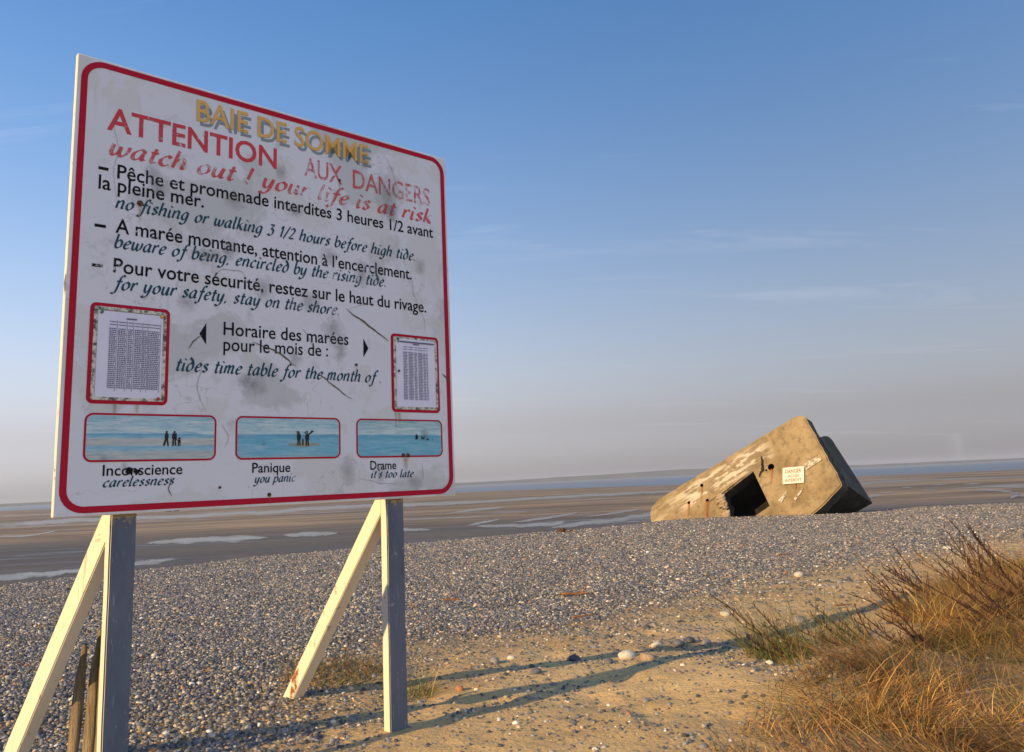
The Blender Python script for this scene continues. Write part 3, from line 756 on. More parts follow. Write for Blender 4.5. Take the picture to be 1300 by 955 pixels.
cap('BAIE DE SOMME', .484, .172, 1.338, .163, .094, m_shd, 'slate drop shadow of the title', .004)
o = cap('BAIE DE SOMME', .468, .154, 1.322, .146, .096, m_och, 'ochre title reading BAIE DE SOMME', .010)
for q in o: q.location.y = -.0012
cap('ATTENTION', .118, .289, .835, .287, .094, m_att, 'red word ATTENTION', .016)
cap('AUX', .972, .287, 1.172, .288, .092, m_att2, 'worn red word AUX', .010)
cap('DANGERS', 1.232, .291, 1.695, .293, .094, m_att2, 'worn red word DANGERS', .008)
ital('watch out ! your life is at risk', .128, .392, 1.702, .387, .046, m_wat, 'faded red italic watch out line')
def dash(u0, u1, v, t=.012):
    me = pymesh('lettering', [(u0 - BW / 2, -.0016, TOP - v - t / 2), (u1 - BW / 2, -.0016, TOP - v - t / 2), (u1 - BW / 2, -.0016, TOP - v + t / 2), (u0 - BW / 2, -.0016, TOP - v + t / 2)], [(0, 1, 2, 3)])
    obj('dash_mark', me, board, m_blk)
dash(.094, .130, .458); dash(.090, .130, .694); dash(.088, .126, .854)
cap('Pêche et promenade interdites 3 heures 1/2 avant', .163, .486, 1.709, .464, .057, m_blk, 'first French line of black text')
cap('la pleine mer.', .097, .543, .508, .540, .057, m_blk, 'second French line of black text')
ital('no fishing or walking 3 1/2 hours before high tide.', .160, .610, 1.590, .607, .033, m_tea, 'teal italic line on fishing and walking')
cap('A marée montante, attention à l\u2019encerclement.', .165, .711, 1.567, .710, .057, m_blk, 'third French line of black text')
ital('beware of being, encircled by the rising tide.', .162, .772, 1.410, .768, .033, m_tea, 'teal italic line on being encircled')
cap('Pour votre sécurité, restez sur le haut du rivage.', .164, .872, 1.652, .872, .057, m_blk, 'fourth French line of black text')
ital('for your safety, stay on the shore.', .155, .939, 1.150, .939, .033, m_tea, 'teal italic line on staying on the shore')
cap('Horaire des marées', .603, 1.082, 1.199, 1.078, .056, m_blk, 'heading over the tide tables', .008)
cap('pour le mois de :', .604, 1.149, 1.092, 1.140, .056, m_blk, 'second line of the tide table heading', .006)
ital('tides time table for the month of .', .413, 1.244, 1.375, 1.249, .033, m_tea, 'teal italic tide table line')
cap('Inconscience', .158, 1.656, .449, 1.657, .040, m_blk, 'caption reading Inconscience')
ital('carelessness', .160, 1.697, .421, 1.696, .022, m_tea, 'caption reading carelessness')
cap('Panique', .736, 1.659, .908, 1.660, .040, m_blk, 'caption reading Panique')
ital('you panic', .740, 1.701, .934, 1.701, .022, m_tea, 'caption reading you panic')
cap('Drame', 1.309, 1.660, 1.452, 1.661, .040, m_blk, 'caption reading Drame')
ital("it's too late", 1.312, 1.697, 1.553, 1.700, .022, m_tea, 'caption reading it is too late')
for pts in ([(.503, 1.086), (.530, 1.038), (.531, 1.130)], [(1.307, 1.086), (1.280, 1.040), (1.279, 1.130)]):
    V = [tuple(S(u, v, .0016)) for u, v in pts]
    me = pymesh('arrow_mark', V, [(0, 1, 2)])
    if me.polygons[0].normal.y > 0: me.flip_normals()
    obj('arrow_mark', me, board, m_blk)

def rrect(u0, v0, u1, v1, r, seg=7):
    P = []
    for cx_, cy_, a0 in ((u1 - r, v0 + r, -90), (u1 - r, v1 - r, 0), (u0 + r, v1 - r, 90), (u0 + r, v0 + r, 180)):
        for k in range(seg + 1):
            t = math.radians(a0 + 90 * k / seg); P.append((cx_ + r * math.cos(t), cy_ + r * math.sin(t)))
    return P
def ring(name, u0, v0, u1, v1, r, w, mat, out=.0018, parent=None, thick=0.0):
    A = rrect(u0, v0, u1, v1, r); B = rrect(u0 + w, v0 + w, u1 - w, v1 - w, max(r - w, .002)); n = len(A)
    V = [tuple(S(u, v, out)) for u, v in A] + [tuple(S(u, v, out)) for u, v in B]
    F = [(i, (i + 1) % n, n + (i + 1) % n, n + i) for i in range(n)]
    me = pymesh(name, V, F)
    if me.polygons[0].normal.y > 0: me.flip_normals()
    o = obj(name, me, parent or board, mat)
    if thick:
        bm = bmesh.new(); bm.from_mesh(me); g = bmesh.ops.extrude_face_region(bm, geom=bm.faces[:])
        for v in g['geom']:
            if isinstance(v, bmesh.types.BMVert): v.co.y -= thick
        bmesh.ops.recalc_face_normals(bm, faces=bm.faces[:]); bm.to_mesh(me); bm.free()
    return o
ring('painted_border', .016, .011, 1.792, 1.789, .085, .024, m_red)
# tide table frames
m = NT('grimy_bead'); m.set(m.mix(m.ramp(m.noise(38, 5, .75), [(.45, 0.0), (.6, .95)]), (.58, .56, .48), (.06, .055, .04)), .75, .25); m_bead = m.mat
for (u0, u1) in ((.089, .383), (1.434, 1.722)):
    ring('painted_frame', u0, .999, u1, 1.387, .022, .0135, m_red)
    ring('bead_frame', u0 + .0135, 1.0125, u1 - .0135, 1.3735, .012, .013, m_bead, .0008, None, .004)

# --- painted picture panels
def panel_mat(name, stops, seed):
    m = NT(name); s3 = m.n('ShaderNodeSeparateXYZ'); m.link(m.obj, s3.inputs[0])
    v = m.math('SUBTRACT', TOP, s3.outputs[2])                      # distance below the board's top
    v = m.math('ADD', v, m.math('MULTIPLY', m.math('SUBTRACT', m.noise(9, 4, .6, sc=(.6, 1, 2), loc=(seed, 0, 0)), .5), .010))
    f = m.math('DIVIDE', m.math('SUBTRACT', v, 1.422), .182)
    c = m.ramp(f, stops)
    hi = m.ramp(f, [(.05, .8), (.40, .8), (.45, .25), (1, .35)])
    cl = m.ramp(m.noise(14, 6, .68, sc=(.45, 1, 2.6), loc=(seed * 2, 1, 4)), [(.46, 0.0), (.64, .85)])
    c = m.mix(m.math('MULTIPLY', cl, hi), c, (.62, .66, .62))
    c = m.mix(m.ramp(m.noise(34, 4, .7, sc=(.3, 1, 3.2), loc=(seed, 5, 0)), [(.46, 0.0), (.66, .6)]), c, (.10, .27, .36))
    c = m.mix(m.ramp(m.noise(30, 5, .75, loc=(2, seed, 0)), [(.64, 0.0), (.70, .6)]), c, (.32, .33, .31))
    m.set(c, .55, .3); m.bump(m.noise(60, 3, .7), .15, .004)
    return m.mat
SKYC, SKY2 = (.27, .46, .54), (.42, .58, .60)
p1m = panel_mat('picture_beach', [(0, SKYC), (.40, SKY2), (.435, (.10, .33, .50)), (.50, (.20, .45, .57)), (.53, (.46, .48, .43)), (.66, (.42, .45, .42)), (.70, (.20, .44, .57)), (.78, (.30, .46, .52)), (.82, (.40, .43, .41)), (1, (.42, .45, .43))], 1.0)
p2m = panel_mat('picture_island', [(0, SKYC), (.40, SKY2), (.435, (.08, .31, .46)), (.6, (.13, .40, .52)), (.9, (.16, .41, .52)), (1, (.30, .36, .33))], 4.0)
p3m = panel_mat('picture_open_sea', [(0, (.22, .40, .43)), (.40, SKY2), (.435, (.10, .34, .47)), (.65, (.14, .41, .53)), (1, (.14, .38, .50))], 7.0)
def fan(name, pts, mat, parent, out):
    V = [tuple(S(u, v, out)) for u, v in pts]
    me = pymesh(name, V, [tuple(range(len(V)))])
    if me.polygons[0].normal.y > 0: me.flip_normals()
    return obj(name, me, parent, mat)
pics = []
for (u0, u1, mt, lab) in ((.088, .581, p1m, 'painted picture of walkers on a wet beach'), (.662, 1.153, p2m, 'painted picture of people stranded on an islet'), (1.236, 1.731, p3m, 'painted picture of swimmers in open water')):
    o = fan('picture', rrect(u0 + .003, 1.425, u1 - .003, 1.602, .027), mt, board, .0012); o['label'] = lab; pics.append(o)
    ring('picture_frame', u0, 1.422, u1, 1.605, .030, .0075, m_red, .0020)
m = NT('silhouette_black'); m.set((.008, .009, .012), .6, .3); m_sil = m.mat
def fig(u, v0, v1, shape, lean=0.0):
    h = v1 - v0; bm = bmesh.new()
    for pts in shape:
        vs_ = [bm.verts.new(tuple(S(u + x * h + lean * y * h, v1 - y * h, .0030))) for x, y in pts]
        f = bm.faces.new(vs_)
    bm.normal_update()
    for f in bm.faces:
        if f.normal.y > 0: f.normal_flip()
    obj('painted_figure', bmmesh('painted_figure', bm), board, m_sil)
def circ(cx_, cy_, r, n=9): return [(cx_ + r * math.cos(6.2832 * k / n), cy_ + r * math.sin(6.2832 * k / n)) for k in range(n)]
head = circ(0, .92, .075)
walk = [head, [(-.10, .84), (.10, .84), (.13, .55), (.09, .45), (-.11, .45), (-.13, .6)], [(-.10, .46), (.02, .46), (-.10, .0), (-.24, .03)], [(-.02, .46), (.09, .46), (.17, .0), (.06, .0)]]
stand = [head, [(-.14, .84), (.14, .84), (.16, .5), (.11, .44), (-.12, .44), (-.17, .55)], [(-.12, .46), (-.01, .46), (-.03, .0), (-.14, .0)], [(.01, .46), (.11, .46), (.14, .0), (.04, .0)]]
child = [circ(0, .86, .13), [(-.16, .72), (.16, .72), (.16, .38), (-.16, .38)], [(-.14, .4), (-.02, .4), (-.03, .0), (-.15, .0)], [(.02, .4), (.14, .4), (.15, 0), (.04, 0)], [(-.16, .7), (-.4, .82), (-.4, .74), (-.14, .58)]]
wave = stand + [[(-.12, .84), (-.2, 1.02), (.02, 1.10), (.02, 1.04), (-.11, .98), (-.03, .84)]]
wave2 = stand + [[(.06, .84), (.3, 1.04), (.30, 1.12), (.56, 1.10), (.42, .98), (.2, .82)], [(-.12, .84), (-.24, 1.0), (.05, 1.12), (.05, 1.05), (-.12, .97)]]
fig(.384, 1.487, 1.546, walk); fig(.414, 1.487, 1.546, stand); fig(.433, 1.512, 1.547, child)
fig(.947, 1.487, 1.546, wave); fig(.987, 1.488, 1.548, wave2); fig(.966, 1.517, 1.547, [circ(0, .86, .12), [(-.12, .75), (.12, .75), (.1, 0), (-.1, 0)]])
fig(1.573, 1.494, 1.520, [circ(0, .72, .26), [(-.3, .5), (.25, .5), (.2, 0), (-.25, 0)], [(.05, .85), (.35, .7), (.3, .2), (.2, .2), (.22, .6)]])
fig(1.610, 1.500, 1.522, [circ(0, .45, .26), [(-.5, 1.0), (-.35, 1.0), (-.1, .2), (-.3, .1)], [(.5, .9), (.62, .85), (.3, .1), (.15, .2)]])
fig(1.640, 1.510, 1.523, [circ(0, .5, .35), [(-.9, .25), (.9, .2), (.9, .05), (-.9, .05)]]); fig(1.668, 1.516, 1.524, [circ(0, .4, .35)])
m = NT('islet_ochre'); m.set((.42, .36, .20), .7, .2); m.worn(m.ramp(m.noise(40, 4, .7), [(.35, .25), (.6, .85)]))
fan('painted_islet', [(.972 + .075 * math.cos(t), 1.542 + .010 * math.sin(t) + .002 * math.sin(5 * t)) for t in np.linspace(0, 6.2, 26)], m.mat, board, .0022)

# --- screws, stains, cracks in the paint film
m = NT('rusty_bolt'); m.set(m.ramp(m.noise(90, 4), [(.4, (.035, .022, .016)), (.6, (.14, .06, .03))]), .85, .3); m_bolt = m.mat
def disc(name, u, v, r, h, mat, parent=board, seg=12, out0=0.0):
    bm = bmesh.new()
    bmesh.ops.create_cone(bm, cap_ends=True, segments=seg, radius1=r, radius2=r * .8, depth=h, matrix=Matrix.Translation(S(u, v, out0 + h / 2)) @ Matrix.Rotation(math.pi / 2, 4, 'X'))
    return obj(name, bmmesh(name, bm), parent, mat)
for (u, v, r) in ((.253, .573, .013), (1.494, 1.596, .011), (1.521, 1.596, .011), (.813, 1.753, .009), (1.158, .270, .007), (1.240, 1.169, .007), (.60, 1.715, .006)):
    disc('bolt', u, v, r, .006, m_bolt)
m = NT('black_mould'); m.set((.012, .010, .009), .95, .05)
rr = m.n('ShaderNodeSeparateXYZ'); m.link(m.tc.outputs['UV'], rr.inputs[0])
m.worn(m.ramp(m.math('ADD', rr.outputs[0], m.math('MULTIPLY', m.math('SUBTRACT', m.noise(45, 5, .75), .5), 1.5)), [(.42, 1.0), (.62, 0.0)])); m_mould = m.mat
m = NT('grey_mould'); m.set((.17, .165, .16), .95, .05)
rr = m.n('ShaderNodeSeparateXYZ'); m.link(m.tc.outputs['UV'], rr.inputs[0])
m.worn(m.math('MULTIPLY', m.ramp(m.math('ADD', rr.outputs[0], m.math('MULTIPLY', m.math('SUBTRACT', m.noise(26, 6, .75), .5), 2.0)), [(.1, 1.0), (1.0, 0.0)]), .26)); m_gm = m.mat
def blot(u, v, ru, rv, mat, out=.0034):
    n = 20; V = [tuple(S(u, v, out))] + [tuple(S(u + ru * math.cos(6.2832 * k / n), v + rv * math.sin(6.2832 * k / n), out)) for k in range(n)]
    F = [(0, 1 + k, 1 + (k + 1) % n) for k in range(n)]
    me = pymesh('stain', V, F)
    if me.polygons[0].normal.y > 0: me.flip_normals()
    uv = me.uv_layers.new(name='UVMap')
    for lp in me.loops: uv.data[lp.index].uv = (0 if lp.vertex_index == 0 else 1, 0)
    obj('stain', me, board, mat)
blot(.250, 1.640, .022, .022, m_mould, .0036); blot(.277, 1.643, .022, .016, m_mould, .0038)
blot(1.507, 1.597, .030, .014, m_gm, .0034)
for u, v, a_, b_ in ((.32, .49, .05, .05), (.93, .47, .05, .04), (1.44, .28, .09, .16), (1.30, .13, .03, .06), (.78, .86, .06, .07), (1.0, .89, .07, .06), (.62, .70, .05, .06), (1.12, 1.02, .07, .08), (1.16, 1.10, .04, .07),
                      (.74, 1.29, .07, .06), (.70, 1.27, .05, .04), (1.28, .72, .05, .09), (1.1, .66, .06, .05), (1.19, 1.66, .05, .09), (1.37, 1.68, .04, .06), (1.56, 1.73, .05, .04), (.30, .43, .04, .05), (.45, .96, .05, .05),
                      (.56, .74, .09, .03), (1.45, .38, .05, .05), (.86, .30, .04, .05), (1.62, 1.5, .03, .05), (.23, 1.62, .015, .018), (.16, 1.59, .02, .02), (.64, .48, .06, .05), (1.62, .63, .04, .06), (.93, 1.16, .04, .04)):
    blot(u, v, a_, b_, m_gm, .0032 + random.uniform(0, .0003))
blot(.785, 1.54, .012, .010, m_gm, .0036)
m = NT('paint_crack'); m.set((.09, .075, .055), .95, .05); m_pc = m.mat
m = NT('paint_crack_faint'); m.set((.26, .25, .23), .95, .05); m_pc2 = m.mat
def crk(pts, w=.0035, mat=None): ribbon('crack', [tuple(Vector((S(u, v).x, S(u, v).z))) for u, v in pts], w, board, mat or m_pc, -.0040, .012)
crk([(1.181, .909), (1.26, .95), (1.347, 1.0), (1.427, 1.04)], .006)
crk([(.727, 1.106), (.82, 1.135), (.887, 1.167), (.93, 1.19)], .005)
crk([(1.03, 1.225), (1.12, 1.275), (1.217, 1.326)], .004)
crk([(1.742, 1.186), (1.77, 1.21), (1.79, 1.229)], .006)
crk([(.405, 1.66), (.396, 1.70), (.400, 1.715), (.412, 1.735)], .003)
crk([(.46, 1.15), (.48, 1.115), (.515, 1.09)], .004)
crk([(.14, .24), (.155, .33), (.165, .38), (.15, .44), (.17, .62)], .0015, m_pc2)
crk([(.58, .86), (.56, .83), (.60, .80), (.68, .80), (.72, .86)], .0016, m_pc2)
crk([(1.20, .91), (1.27, .88), (1.36, .85)], .0016, m_pc2)
crk([(1.56, .66), (1.58, .78), (1.63, .9), (1.645, 1.0)], .0016, m_pc2)
crk([(.52, 1.20), (.50, 1.30), (.53, 1.40)], .0016, m_pc2); crk([(.60, 1.45), (.63, 1.50), (.615, 1.55)], .0016, m_pc2)
crk([(1.24, 1.69), (1.36, 1.725), (1.50, 1.73)], .0016, m_pc2); crk([(1.6, 1.64), (1.6, 1.72)], .0016, m_pc2)
crk([(.955, 1.02), (.99, 1.06), (1.04, 1.12)], .0016, m_pc2)
crk([(1.40, .06), (1.46, .14), (1.50, .25), (1.47, .33)], .0016, m_pc2)

def run(u, v, w, L):
    k = 6; V = []
    for j in range(k + 1):
        ww = w * (1 - .5 * j / k) / 2
        V += [tuple(S(u - ww, v + L * j / k, .0037)), tuple(S(u + ww, v + L * j / k, .0037))]
    me = pymesh('rust_run', V, [(2 * j, 2 * j + 1, 2 * j + 3, 2 * j + 2) for j in range(k)])
    if me.polygons[0].normal.y > 0: me.flip_normals()
    uv = me.uv_layers.new(name='UVMap')
    for lp in me.loops: uv.data[lp.index].uv = (lp.vertex_index % 2, (lp.vertex_index // 2) / k)
    obj('rust_run', me, board, m_runs)
m = NT('thin_rust_run'); su = m.n('ShaderNodeSeparateXYZ'); m.link(m.tc.outputs['UV'], su.inputs[0])
fade = m.math('MULTIPLY', m.ramp(su.outputs[0], [(0, 0.0), (.5, 1.0), (1, 0.0)]), m.ramp(su.outputs[1], [(0, .6), (.5, .35), (1, 0.0)]))
m.set((.36, .22, .09), .9, .05); m.worn(m.math('MULTIPLY', fade, m.ramp(m.noise(20, 4, .7), [(.25, .4), (.6, 1.0)]))); m_runs = m.mat
for u, v, w, L in ((.253, .58, .022, .10), (1.158, .275, .014, .09), (1.24, 1.173, .014, .08), (1.475, 1.39, .03, .07), (1.455, 1.39, .02, .10), (.19, 1.385, .02, .07), (.27, 1.385, .03, .05), (1.507, 1.61, .04, .08), (.813, 1.757, .014, .04)): run(u, v, w, L)

# --- tide table sheets, pinned on: things of their own
m = NT('tide_table_paper'); m.set(m.mix(m.ramp(m.noise(5, 4, .6), [(.35, 0.0), (.7, 1.0)]), (.60, .60, .72), (.70, .69, .74)), .7, .2)
m.bump(m.noise(6, 3), .3, .01); m_paper = m.mat
m = NT('printed_ink'); m.set((.13, .13, .21), .8, .1); m_ink = m.mat
def pin_mat(nm, c): m = NT(nm); m.set(c, .35, .5); return m.mat
pg, py_, pr_ = pin_mat('green_pin', (.01, .11, .07)), pin_mat('yellow_pin', (.75, .42, .02)), pin_mat('red_pin', (.5, .02, .03))
def sheet(u0, v0, u1, v1, pins, label, rows, header=False):
    c0 = S((u0 + u1) / 2, v1, .003)
    th = empty('tide_table', SM @ c0, math.pi / 2 - AZ); tag(th, label, 'notice', 'tide tables pinned on the warning board')
    def L(u, v, out): return S(u, v, .003 + out) - c0
    V = []; nx2, nz2 = 6, 8
    for j in range(nz2 + 1):
        for i in range(nx2 + 1):
            u = u0 + (u1 - u0) * i / nx2; v = v0 + (v1 - v0) * j / nz2
            V.append(tuple(L(u, v, .001 + .0016 * (1 + fbm(u * 9, v * 9, u0)) * (0 < i < nx2))))
    F = [(j * (nx2 + 1) + i, (j + 1) * (nx2 + 1) + i, (j + 1) * (nx2 + 1) + i + 1, j * (nx2 + 1) + i + 1) for j in range(nz2) for i in range(nx2)]
    me = pymesh('paper', V, F)
    if me.polygons[0].normal.y > 0: me.flip_normals()
    obj('paper', me, th, m_paper, True)
    V = []; F = []
    def bar(a, b, c, d):
        k = len(V); V.extend([tuple(L(a, b, .0062)), tuple(L(a, d, .0062)), tuple(L(c, d, .0062)), tuple(L(c, b, .0062))]); F.append((k, k + 1, k + 2, k + 3))
    W_ = u1 - u0; H_ = v1 - v0
    cols = [(.17, .27), (.30, .42), (.45, .52), (.55, .66), (.68, .74), (.76, .94 if not header else .80)]
    r_ = (v0 + H_ * .19, v0 + H_ * .90)
    bar(u0 + W_ * .42, v0 + H_ * .065, u0 + W_ * .58, v0 + H_ * .08)
    for c in cols:
        bar(u0 + W_ * c[0], v0 + H_ * .115, u0 + W_ * c[1], v0 + H_ * .122); bar(u0 + W_ * c[0], v0 + H_ * .15, u0 + W_ * c[1], v0 + H_ * .157)
        if not header: bar(u0 + W_ * (c[1] + .008), v0 + H_ * .10, u0 + W_ * (c[1] + .014), v0 + H_ * .93)
    if header: bar(u0 + W_ * .03, v0 + H_ * .035, u0 + W_ * .97, v0 + H_ * .055)
    rh = (r_[1] - r_[0]) / rows
    for k in range(rows):
        for c in cols:
            a_ = c[0]
            while a_ < c[1] - .01:
                w_ = random.uniform(.014, .034)
                b2 = min(a_ + w_, c[1]); bar(u0 + W_ * a_, r_[0] + rh * (k + .2), u0 + W_ * b2, r_[0] + rh * (k + .72)); a_ = b2 + .009
    me = pymesh('printed_table', V, F)
    if me.polygons[0].normal.y > 0: me.flip_normals()
    obj('printed_table', me, th, m_ink)
    for (u, v, mt) in pins:
        bm = bmesh.new(); bmesh.ops.create_uvsphere(bm, u_segments=10, v_segments=6, radius=.0065, matrix=Matrix.Translation(L(u, v, .007)))
        obj('pin', bmmesh('pin', bm), th, mt, True)
sheet(.117, 1.030, .358, 1.362, [(.128, 1.035, pg), (.350, 1.032, py_), (.345, 1.362, pr_)], 'tide table sheet with yellow and red pins on left of warning board', 31)
sheet(1.462, 1.022, 1.697, 1.360, [(1.472, 1.025, pg), (1.474, 1.185, pg)], 'tide table sheet with two green pins near right edge of warning board', 31, True)

# --- posts and braces
m = NT('slate_post_front')  # post front face, darker and bluer than the cream sides
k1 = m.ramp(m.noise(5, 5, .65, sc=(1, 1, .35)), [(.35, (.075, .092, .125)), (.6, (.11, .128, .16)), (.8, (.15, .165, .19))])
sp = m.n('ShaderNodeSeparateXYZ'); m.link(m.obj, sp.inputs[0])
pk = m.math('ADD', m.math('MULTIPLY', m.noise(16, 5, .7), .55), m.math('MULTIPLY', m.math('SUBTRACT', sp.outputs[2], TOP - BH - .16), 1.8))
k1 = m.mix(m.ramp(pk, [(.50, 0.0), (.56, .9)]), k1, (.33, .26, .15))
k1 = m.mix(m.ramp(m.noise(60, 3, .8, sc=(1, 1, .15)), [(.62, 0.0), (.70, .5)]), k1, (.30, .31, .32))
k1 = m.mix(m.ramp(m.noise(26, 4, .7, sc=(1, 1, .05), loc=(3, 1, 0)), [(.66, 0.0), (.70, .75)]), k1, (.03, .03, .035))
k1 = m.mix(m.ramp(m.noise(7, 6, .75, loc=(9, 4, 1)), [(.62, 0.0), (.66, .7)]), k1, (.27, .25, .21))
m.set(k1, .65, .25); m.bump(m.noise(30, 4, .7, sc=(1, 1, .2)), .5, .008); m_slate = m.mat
def cream(name, seed, c1=(.72, .66, .53), c2=(.64, .58, .45)):
    m = NT(name)
    c = m.mix(m.noise(4, 4, .6, loc=(seed, 0, 0), sc=(1, 1, .4)), c1, c2)
    c = m.mix(m.ramp(m.noise(11, 5, .72, loc=(0, seed, 3)), [(.62, 0.0), (.67, .8)]), c, (.36, .29, .19))
    c = m.mix(m.ramp(m.noise(5, 5, .8, loc=(seed, 7, 3)), [(.70, 0.0), (.73, .7)]), c, (.25, .09, .04))
    c = m.mix(m.ramp(m.noise(24, 4, .7, sc=(1, 1, .06), loc=(seed, 1, 2)), [(.64, 0.0), (.68, .6)]), c, (.22, .17, .11))
    m.set(c, .7, .25); m.bump(m.noise(35, 4, .7, sc=(1, 1, .25)), .35, .006); return m.mat
m_cream = cream('cream_post_paint', 1.0); m_brace = cream('cream_brace_paint', 4.0, (.78, .71, .56), (.70, .62, .47))
FEET = .28
m = NT('rust_blotch'); m.set((.30, .09, .03), .95, .05); m.worn(m.ramp(m.noise(24, 5, .75), [(.44, 0.0), (.54, .9)])); m_rmark = m.mat
for pi_, (u0, u1) in enumerate(((.200, .293), (1.414, 1.510))):
    bm = box_bm(u0 - BW / 2, u1 - BW / 2, BTK + .002, BTK + .060, -FEET, TOP - .25, .005, 2)
    bmesh.ops.subdivide_edges(bm, edges=[e for e in bm.edges if abs(e.verts[0].co.z - e.verts[1].co.z) > 1], cuts=24)
    for v in bm.verts: v.co.x += .0018 * fbm(v.co.z * 5, pi_ * 9, v.co.x * 20); v.co.y += .0018 * fbm(v.co.z * 5, pi_ * 9 + 4, v.co.y * 20)
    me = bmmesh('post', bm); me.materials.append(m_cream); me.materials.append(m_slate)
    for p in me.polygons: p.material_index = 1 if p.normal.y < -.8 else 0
    obj('post', me, sign)
    # brace: leans against the back of the post and runs down to the ground behind
    yb = BTK + .060; ztop = TOP - BH + .06; th_ = .088
    x0, x1 = u0 - BW / 2 + .004, u1 - BW / 2 - (.034, .026)[pi_]
    A = Vector((0, yb, ztop)); run, fall = (.84, 1.02)[pi_], 1.10
    d = Vector((0, run, -fall)).normalized(); nrm = Vector((0, -d.z, d.y)) * -1   # perpendicular, towards the front underside
    Lb = math.hypot(run, fall) + .25
    bm = bmesh.new(); k = 20; rows = []
    for j in range(k + 1):
        t = j / k
        lo = Vector((0, yb, ztop - (.150, .125)[pi_])) + d * (Lb * t); up = Vector((0, yb, ztop)) + d * (Lb * t)
        jx = .0015 * fbm(t * 9, pi_ * 3, 1)
        rows.append([bm.verts.new((x0 + jx, lo.y, lo.z)), bm.verts.new((x0 + jx, up.y, up.z)), bm.verts.new((x1 + jx, up.y, up.z)), bm.verts.new((x1 + jx, lo.y, lo.z))])
    for j in range(k):
        for i in range(4): bm.faces.new((rows[j][i], rows[j + 1][i], rows[j + 1][(i + 1) % 4], rows[j][(i + 1) % 4]))
    bm.faces.new(rows[0]); bm.faces.new(rows[-1][::-1]); bmesh.ops.recalc_face_normals(bm, faces=bm.faces[:])
    bmesh.ops.bevel(bm, geom=[e for e in bm.edges if len(e.link_faces) == 2 and e.calc_face_angle(0) > .5], offset=.004, segments=2, affect='EDGES')
    if pi_ == 1:
        V = []
        for j in range(5):
            for k2 in (.1, .9):
                p = Vector((0, yb, ztop - .125 * k2)) + d * (Lb * (.70 + .07 * j / 4) + .05 * k2)
                V.append((x0 - .004, p.y, p.z))
        me = pymesh('rust_mark', V, [(2 * j, 2 * j + 1, 2 * j + 3, 2 * j + 2) for j in range(4)])
        obj('rust_mark', me, sign, m_rmark)
    if pi_ == 0:      # the left brace is set askew, its foot swung outwards
        bmesh.ops.rotate(bm, verts=bm.verts[:], cent=((x0 + x1) / 2 - .01, yb, 0), matrix=Matrix.Rotation(math.radians(12), 3, 'Z'))
    obj('brace', bmmesh('brace', bm), sign, m_brace)
# battens behind the board
for v in (.25, 1.5):
    obj('batten', bmmesh('batten', box_bm(-BW / 2 + .05, .2 - BW / 2 - .005, BTK + .001, BTK + .046, TOP - v - .07, TOP - v, .004)), sign, m_cream)
    obj('batten', bmmesh('batten', box_bm(.298 - BW / 2, 1.409 - BW / 2, BTK + .001, BTK + .046, TOP - v - .07, TOP - v, .004)), sign, m_cream)

# --- danger placard fixed on the bunker
m = NT('placard_white'); m.set(m.mix(m.noise(4, 4), (.74, .70, .62), (.66, .62, .54)), .6, .3); m_pl = m.mat
m = NT('placard_orange_red'); m.set((.62, .11, .04), .7, .2); m.worn(m.ramp(m.noise(14, 4, .7), [(.38, .35), (.5, 1.0)])); m_pt = m.mat
pa, pb, pd = Vector((-1.80, 0, -1.83)), Vector((-.97, 0, -2.23)), Vector((-2.04, 0, -2.48))
pX = (pb - pa); pw = pX.length; pX.normalize(); pZ = Vector((-pX.z, 0, pX.x)); pZ = pZ if pZ.z > 0 else -pZ; ph = .70
pY = pZ.cross(pX)
cen = pa + pX * (pw / 2) - pZ * ph
plm = BM @ Matrix(((pX.x, pY.x, pZ.x, cen.x), (pX.y, pY.y, pZ.y, -.072), (pX.z, pY.z, pZ.z, cen.z), (0, 0, 0, 1)))
pl = bpy.data.objects.new('danger_placard', None); col.objects.link(pl); pl.matrix_world = plm
tag(pl, 'small white danger placard with orange red lettering fixed on the bunker', 'sign')
obj('plate', bmmesh('plate', box_bm(-pw / 2, pw / 2, -.008, .008, 0, ph, .003)), pl, m_pl)
for txt, z0, h, w in (('DANGER', .45, .155, .70), ('ACCES', .265, .12, .48), ('INTERDIT', .075, .13, .72)):
    me = bfont_mesh('lettering', txt, .02); a_ = me_co(me); x0, x1 = a_[:, 0].min(), a_[:, 0].max()
    b_ = np.stack([(a_[:, 0] - x0) / (x1 - x0) * w - w / 2, np.full(len(a_), -.0105), z0 + a_[:, 1] / CAPH * h], 1).astype(np.float32)
    me.vertices.foreach_set('co', b_.ravel()); me.update(); me.materials.clear()
    if sum(p.normal.y for p in me.polygons) > 0: me.flip_normals()
    obj('lettering', me, pl, m_pt)
for sx in (-1, 1):
    for z0 in (.04, ph - .04):
        bm = bmesh.new(); bmesh.ops.create_cone(bm, cap_ends=True, segments=10, radius1=.014, radius2=.011, depth=.012, matrix=Matrix.Translation((sx * (pw / 2 - .035), -.012, z0)) @ Matrix.Rotation(math.pi / 2, 4, 'X'))
        obj('bolt', bmmesh('bolt', bm), pl, m_bolt)

